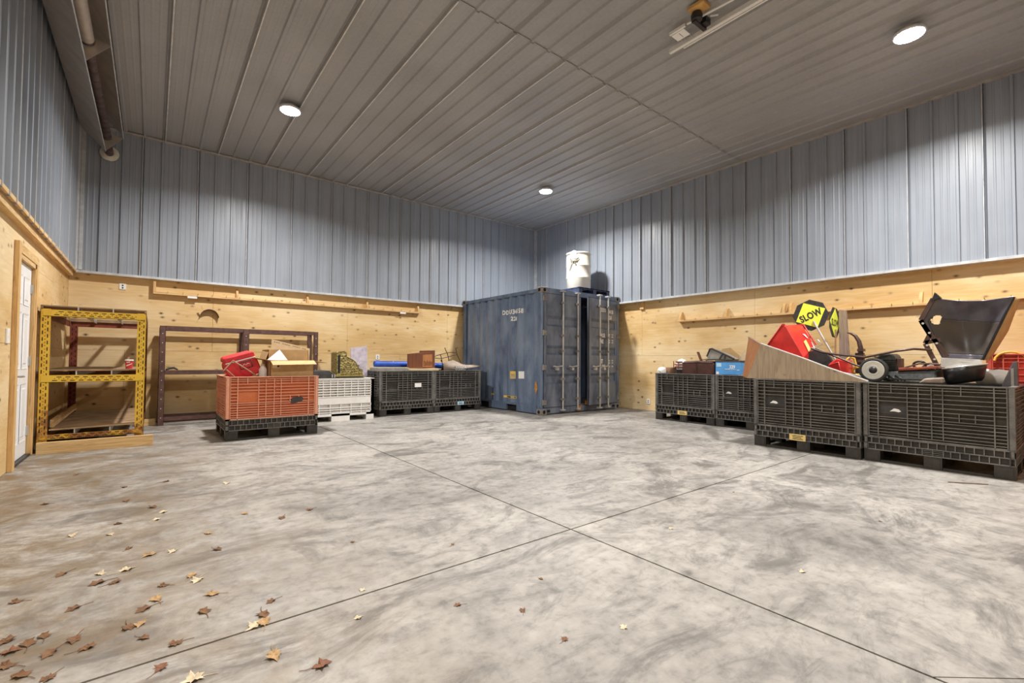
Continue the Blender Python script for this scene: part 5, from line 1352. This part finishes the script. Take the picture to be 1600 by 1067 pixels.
m = MB(FBM); m.box(-1.785, -1.78, -9.35, -9.33, .86, 1.05); m.build('slat', 'grey_cloth', fb)
m = MB(); m.tube([(-1.06 + .01 * k, -9.27 + .12 * math.cos(a), 1.13 + .10 * math.sin(a)) for k, a in enumerate([j * PI / 8 for j in range(9)])], .012, 6)
tag(m.build('yellow_hoop', 'cord_yellow', origin=(-1.05, -9.27, 1.13)), 'yellow hoop hanging on the red bin', 'hoop')

# ================================================================== dry leaves and litter on the floor
def leaf_mesh(seed, lobes, mt):
    q = random.Random(seed); n = lobes * 4; pts = []
    for k in range(n):
        a = 2 * PI * k / n
        r_ = .045 * (1.0 if k % 4 == 0 else .62 if k % 2 else .72) * q.uniform(.75, 1.2) * (1.25 if abs(a - PI) > 2 else 1)
        pts.append((r_ * math.cos(a), r_ * .8 * math.sin(a)))
    m = MB()
    m.add([(0, 0, .004)] + [(x, y, .002 + .018 * q.random() * (abs(y) / .03)) for x, y in pts], [(0, 1 + k, 1 + (k + 1) % n) for k in range(n)])
    m.tube([(-.03, 0, .004), (-.06, .004, .003), (-.085, .012, .004)], .0015, 4)
    me = bpy.data.meshes.new('leaf'); 
    me.from_pydata([tuple(p) for p in m.v], [], m.f); me.materials.append(MATS[mt]); me.update(); return me
LMS = [leaf_mesh(i, l, mt) for i, (l, mt) in enumerate([(5, 'leaf_tan'), (5, 'leaf_brown'), (5, 'leaf_pale'), (4, 'leaf_rust'), (3, 'leaf_brown'), (3, 'leaf_pale')])]
LNAMES = ['tan', 'dark brown', 'pale', 'rust coloured', 'narrow brown', 'narrow pale']
LEAVES = [(-8.75, -4.76, 0.85, 1), (-8.72, -5.27, 0.97, 3), (-8.54, -5.91, 0.9, 5), (-8.5, -5.75, 0.99, 5), (-8.95, -5.96, 1.0, 2), (-8.77, -6.07, 0.78, 2), (-8.67, -6.41, 0.76, 1), (-8.57, -6.59, 1.08, 0), (-8.47, -6.61, 0.85, 2), (-8.77, -6.73, 0.84, 2), (-8.77, -6.85, 1.15, 4), (-8.71, -6.89, 0.94, 1), (-8.67, -6.75, 1.08, 2), (-8.41, -7.03, 0.94, 0), (-8.39, -7.1, 1.01, 5), (-8.52, -7.07, 0.81, 1), (-8.55, -7.21, 1.0, 0), (-8.59, -7.28, 1.1, 4), (-8.34, -7.31, 0.96, 0), (-8.39, -7.46, 1.05, 4), (-8.64, -7.41, 1.02, 1), (-8.6, -7.41, 0.78, 0), (-8.2, -7.71, 1.05, 0), (-8.23, -7.71, 0.99, 2), (-8.49, -7.66, 0.87, 1), (-8.59, -7.54, 0.76, 4), (-8.8, -7.39, 1.1, 4), (-8.9, -7.29, 0.94, 4), (-8.98, -7.35, 1.04, 3), (-9.01, -7.25, 1.1, 1), (-8.97, -7.46, 1.04, 1), (-8.21, -7.96, 1.12, 0), (-8.54, -7.8, 0.91, 3), (-8.45, -7.94, 1.07, 2), (-8.76, -7.49, 0.93, 1), (-8.86, -7.45, 1.12, 4), (-8.19, -7.64, 1.1, 4), (-8.14, -7.54, 0.79, 4), (-8.29, -6.41, 0.8, 0), (-8.05, -6.13, 0.84, 0), (-7.86, -6.38, 1.14, 4), (-7.66, -6.31, 0.92, 1), (-8.83, -7.09, 1.0, 4), (-9.04, -6.86, 0.87, 1), (-8.27, -6.73, 0.95, 4), (-8.74, -5.86, 0.9, 4), (-9.19, -5.01, 0.89, 4), (-9.12, -3.96, 0.98, 4), (-8.47, -4.75, 0.98, 1), (-8.05, -5.13, 1.11, 5), (-8.92, -6.62, 1.02, 4), (-8.09, -8.13, 1.12, 3), (-8.56, -5.57, 1.09, 4), (-8.94, -7.32, 1.15, 4), (-8.92, -7.56, 1.02, 4), (-8.84, -7.63, 0.82, 1), (-7.88, -7.91, 0.6, 2), (-7.49, -8.08, 0.62, 4), (-7.29, -8.29, 0.61, 1), (-7.16, -7.48, 0.54, 4), (-7.29, -8.55, 0.57, 3), (-7.03, -8.12, 0.46, 4), (-7.04, -8.64, 0.6, 5), (-7.78, -7.69, 0.54, 5), (-7.62, -7.09, 0.48, 4), (-4.61, -8.92, 0.43, 4), (-5.89, -8.12, 0.6, 5), (-5.89, -8.89, 0.63, 5), (-4.72, -7.96, 0.43, 4)]
for i, (x, y, s_, k) in enumerate(LEAVES):
    o = bpy.data.objects.new('dry_leaf', LMS[k]); COL.objects.link(o)
    o.location = (x, y, .0005); o.rotation_euler = (0, 0, rnd.uniform(0, 6.28)); s_ *= .75; o.scale = (s_, s_, s_)
    if x > -6.4: zone = 'on the floor right of the long saw cut'
    elif y > -5.2: zone = 'on the floor in front of the yellow rack'
    elif y > -7.7 and x < -8.0: zone = 'on the dirty floor along the left edge'
    elif y > -7.7: zone = 'on the floor left of the saw cut crossing'
    elif x < -8.2: zone = 'in the bottom left corner of the floor'
    else: zone = 'on the near floor below the crosswise saw cut'
    tag(o, LNAMES[k] + ' dry leaf ' + zone, 'leaf', LNAMES[k] + ' leaves ' + zone)
m = MB(); m.tube([(-2.80, -9.0, .004), (-2.72, -9.12, .006), (-2.62, -9.24, .004)], .004, 5)
tag(m.build('twig', 'leaf_brown', origin=(-2.72, -9.12, 0)), 'thin dark twig on the floor in front of the right-hand bins', 'twig')
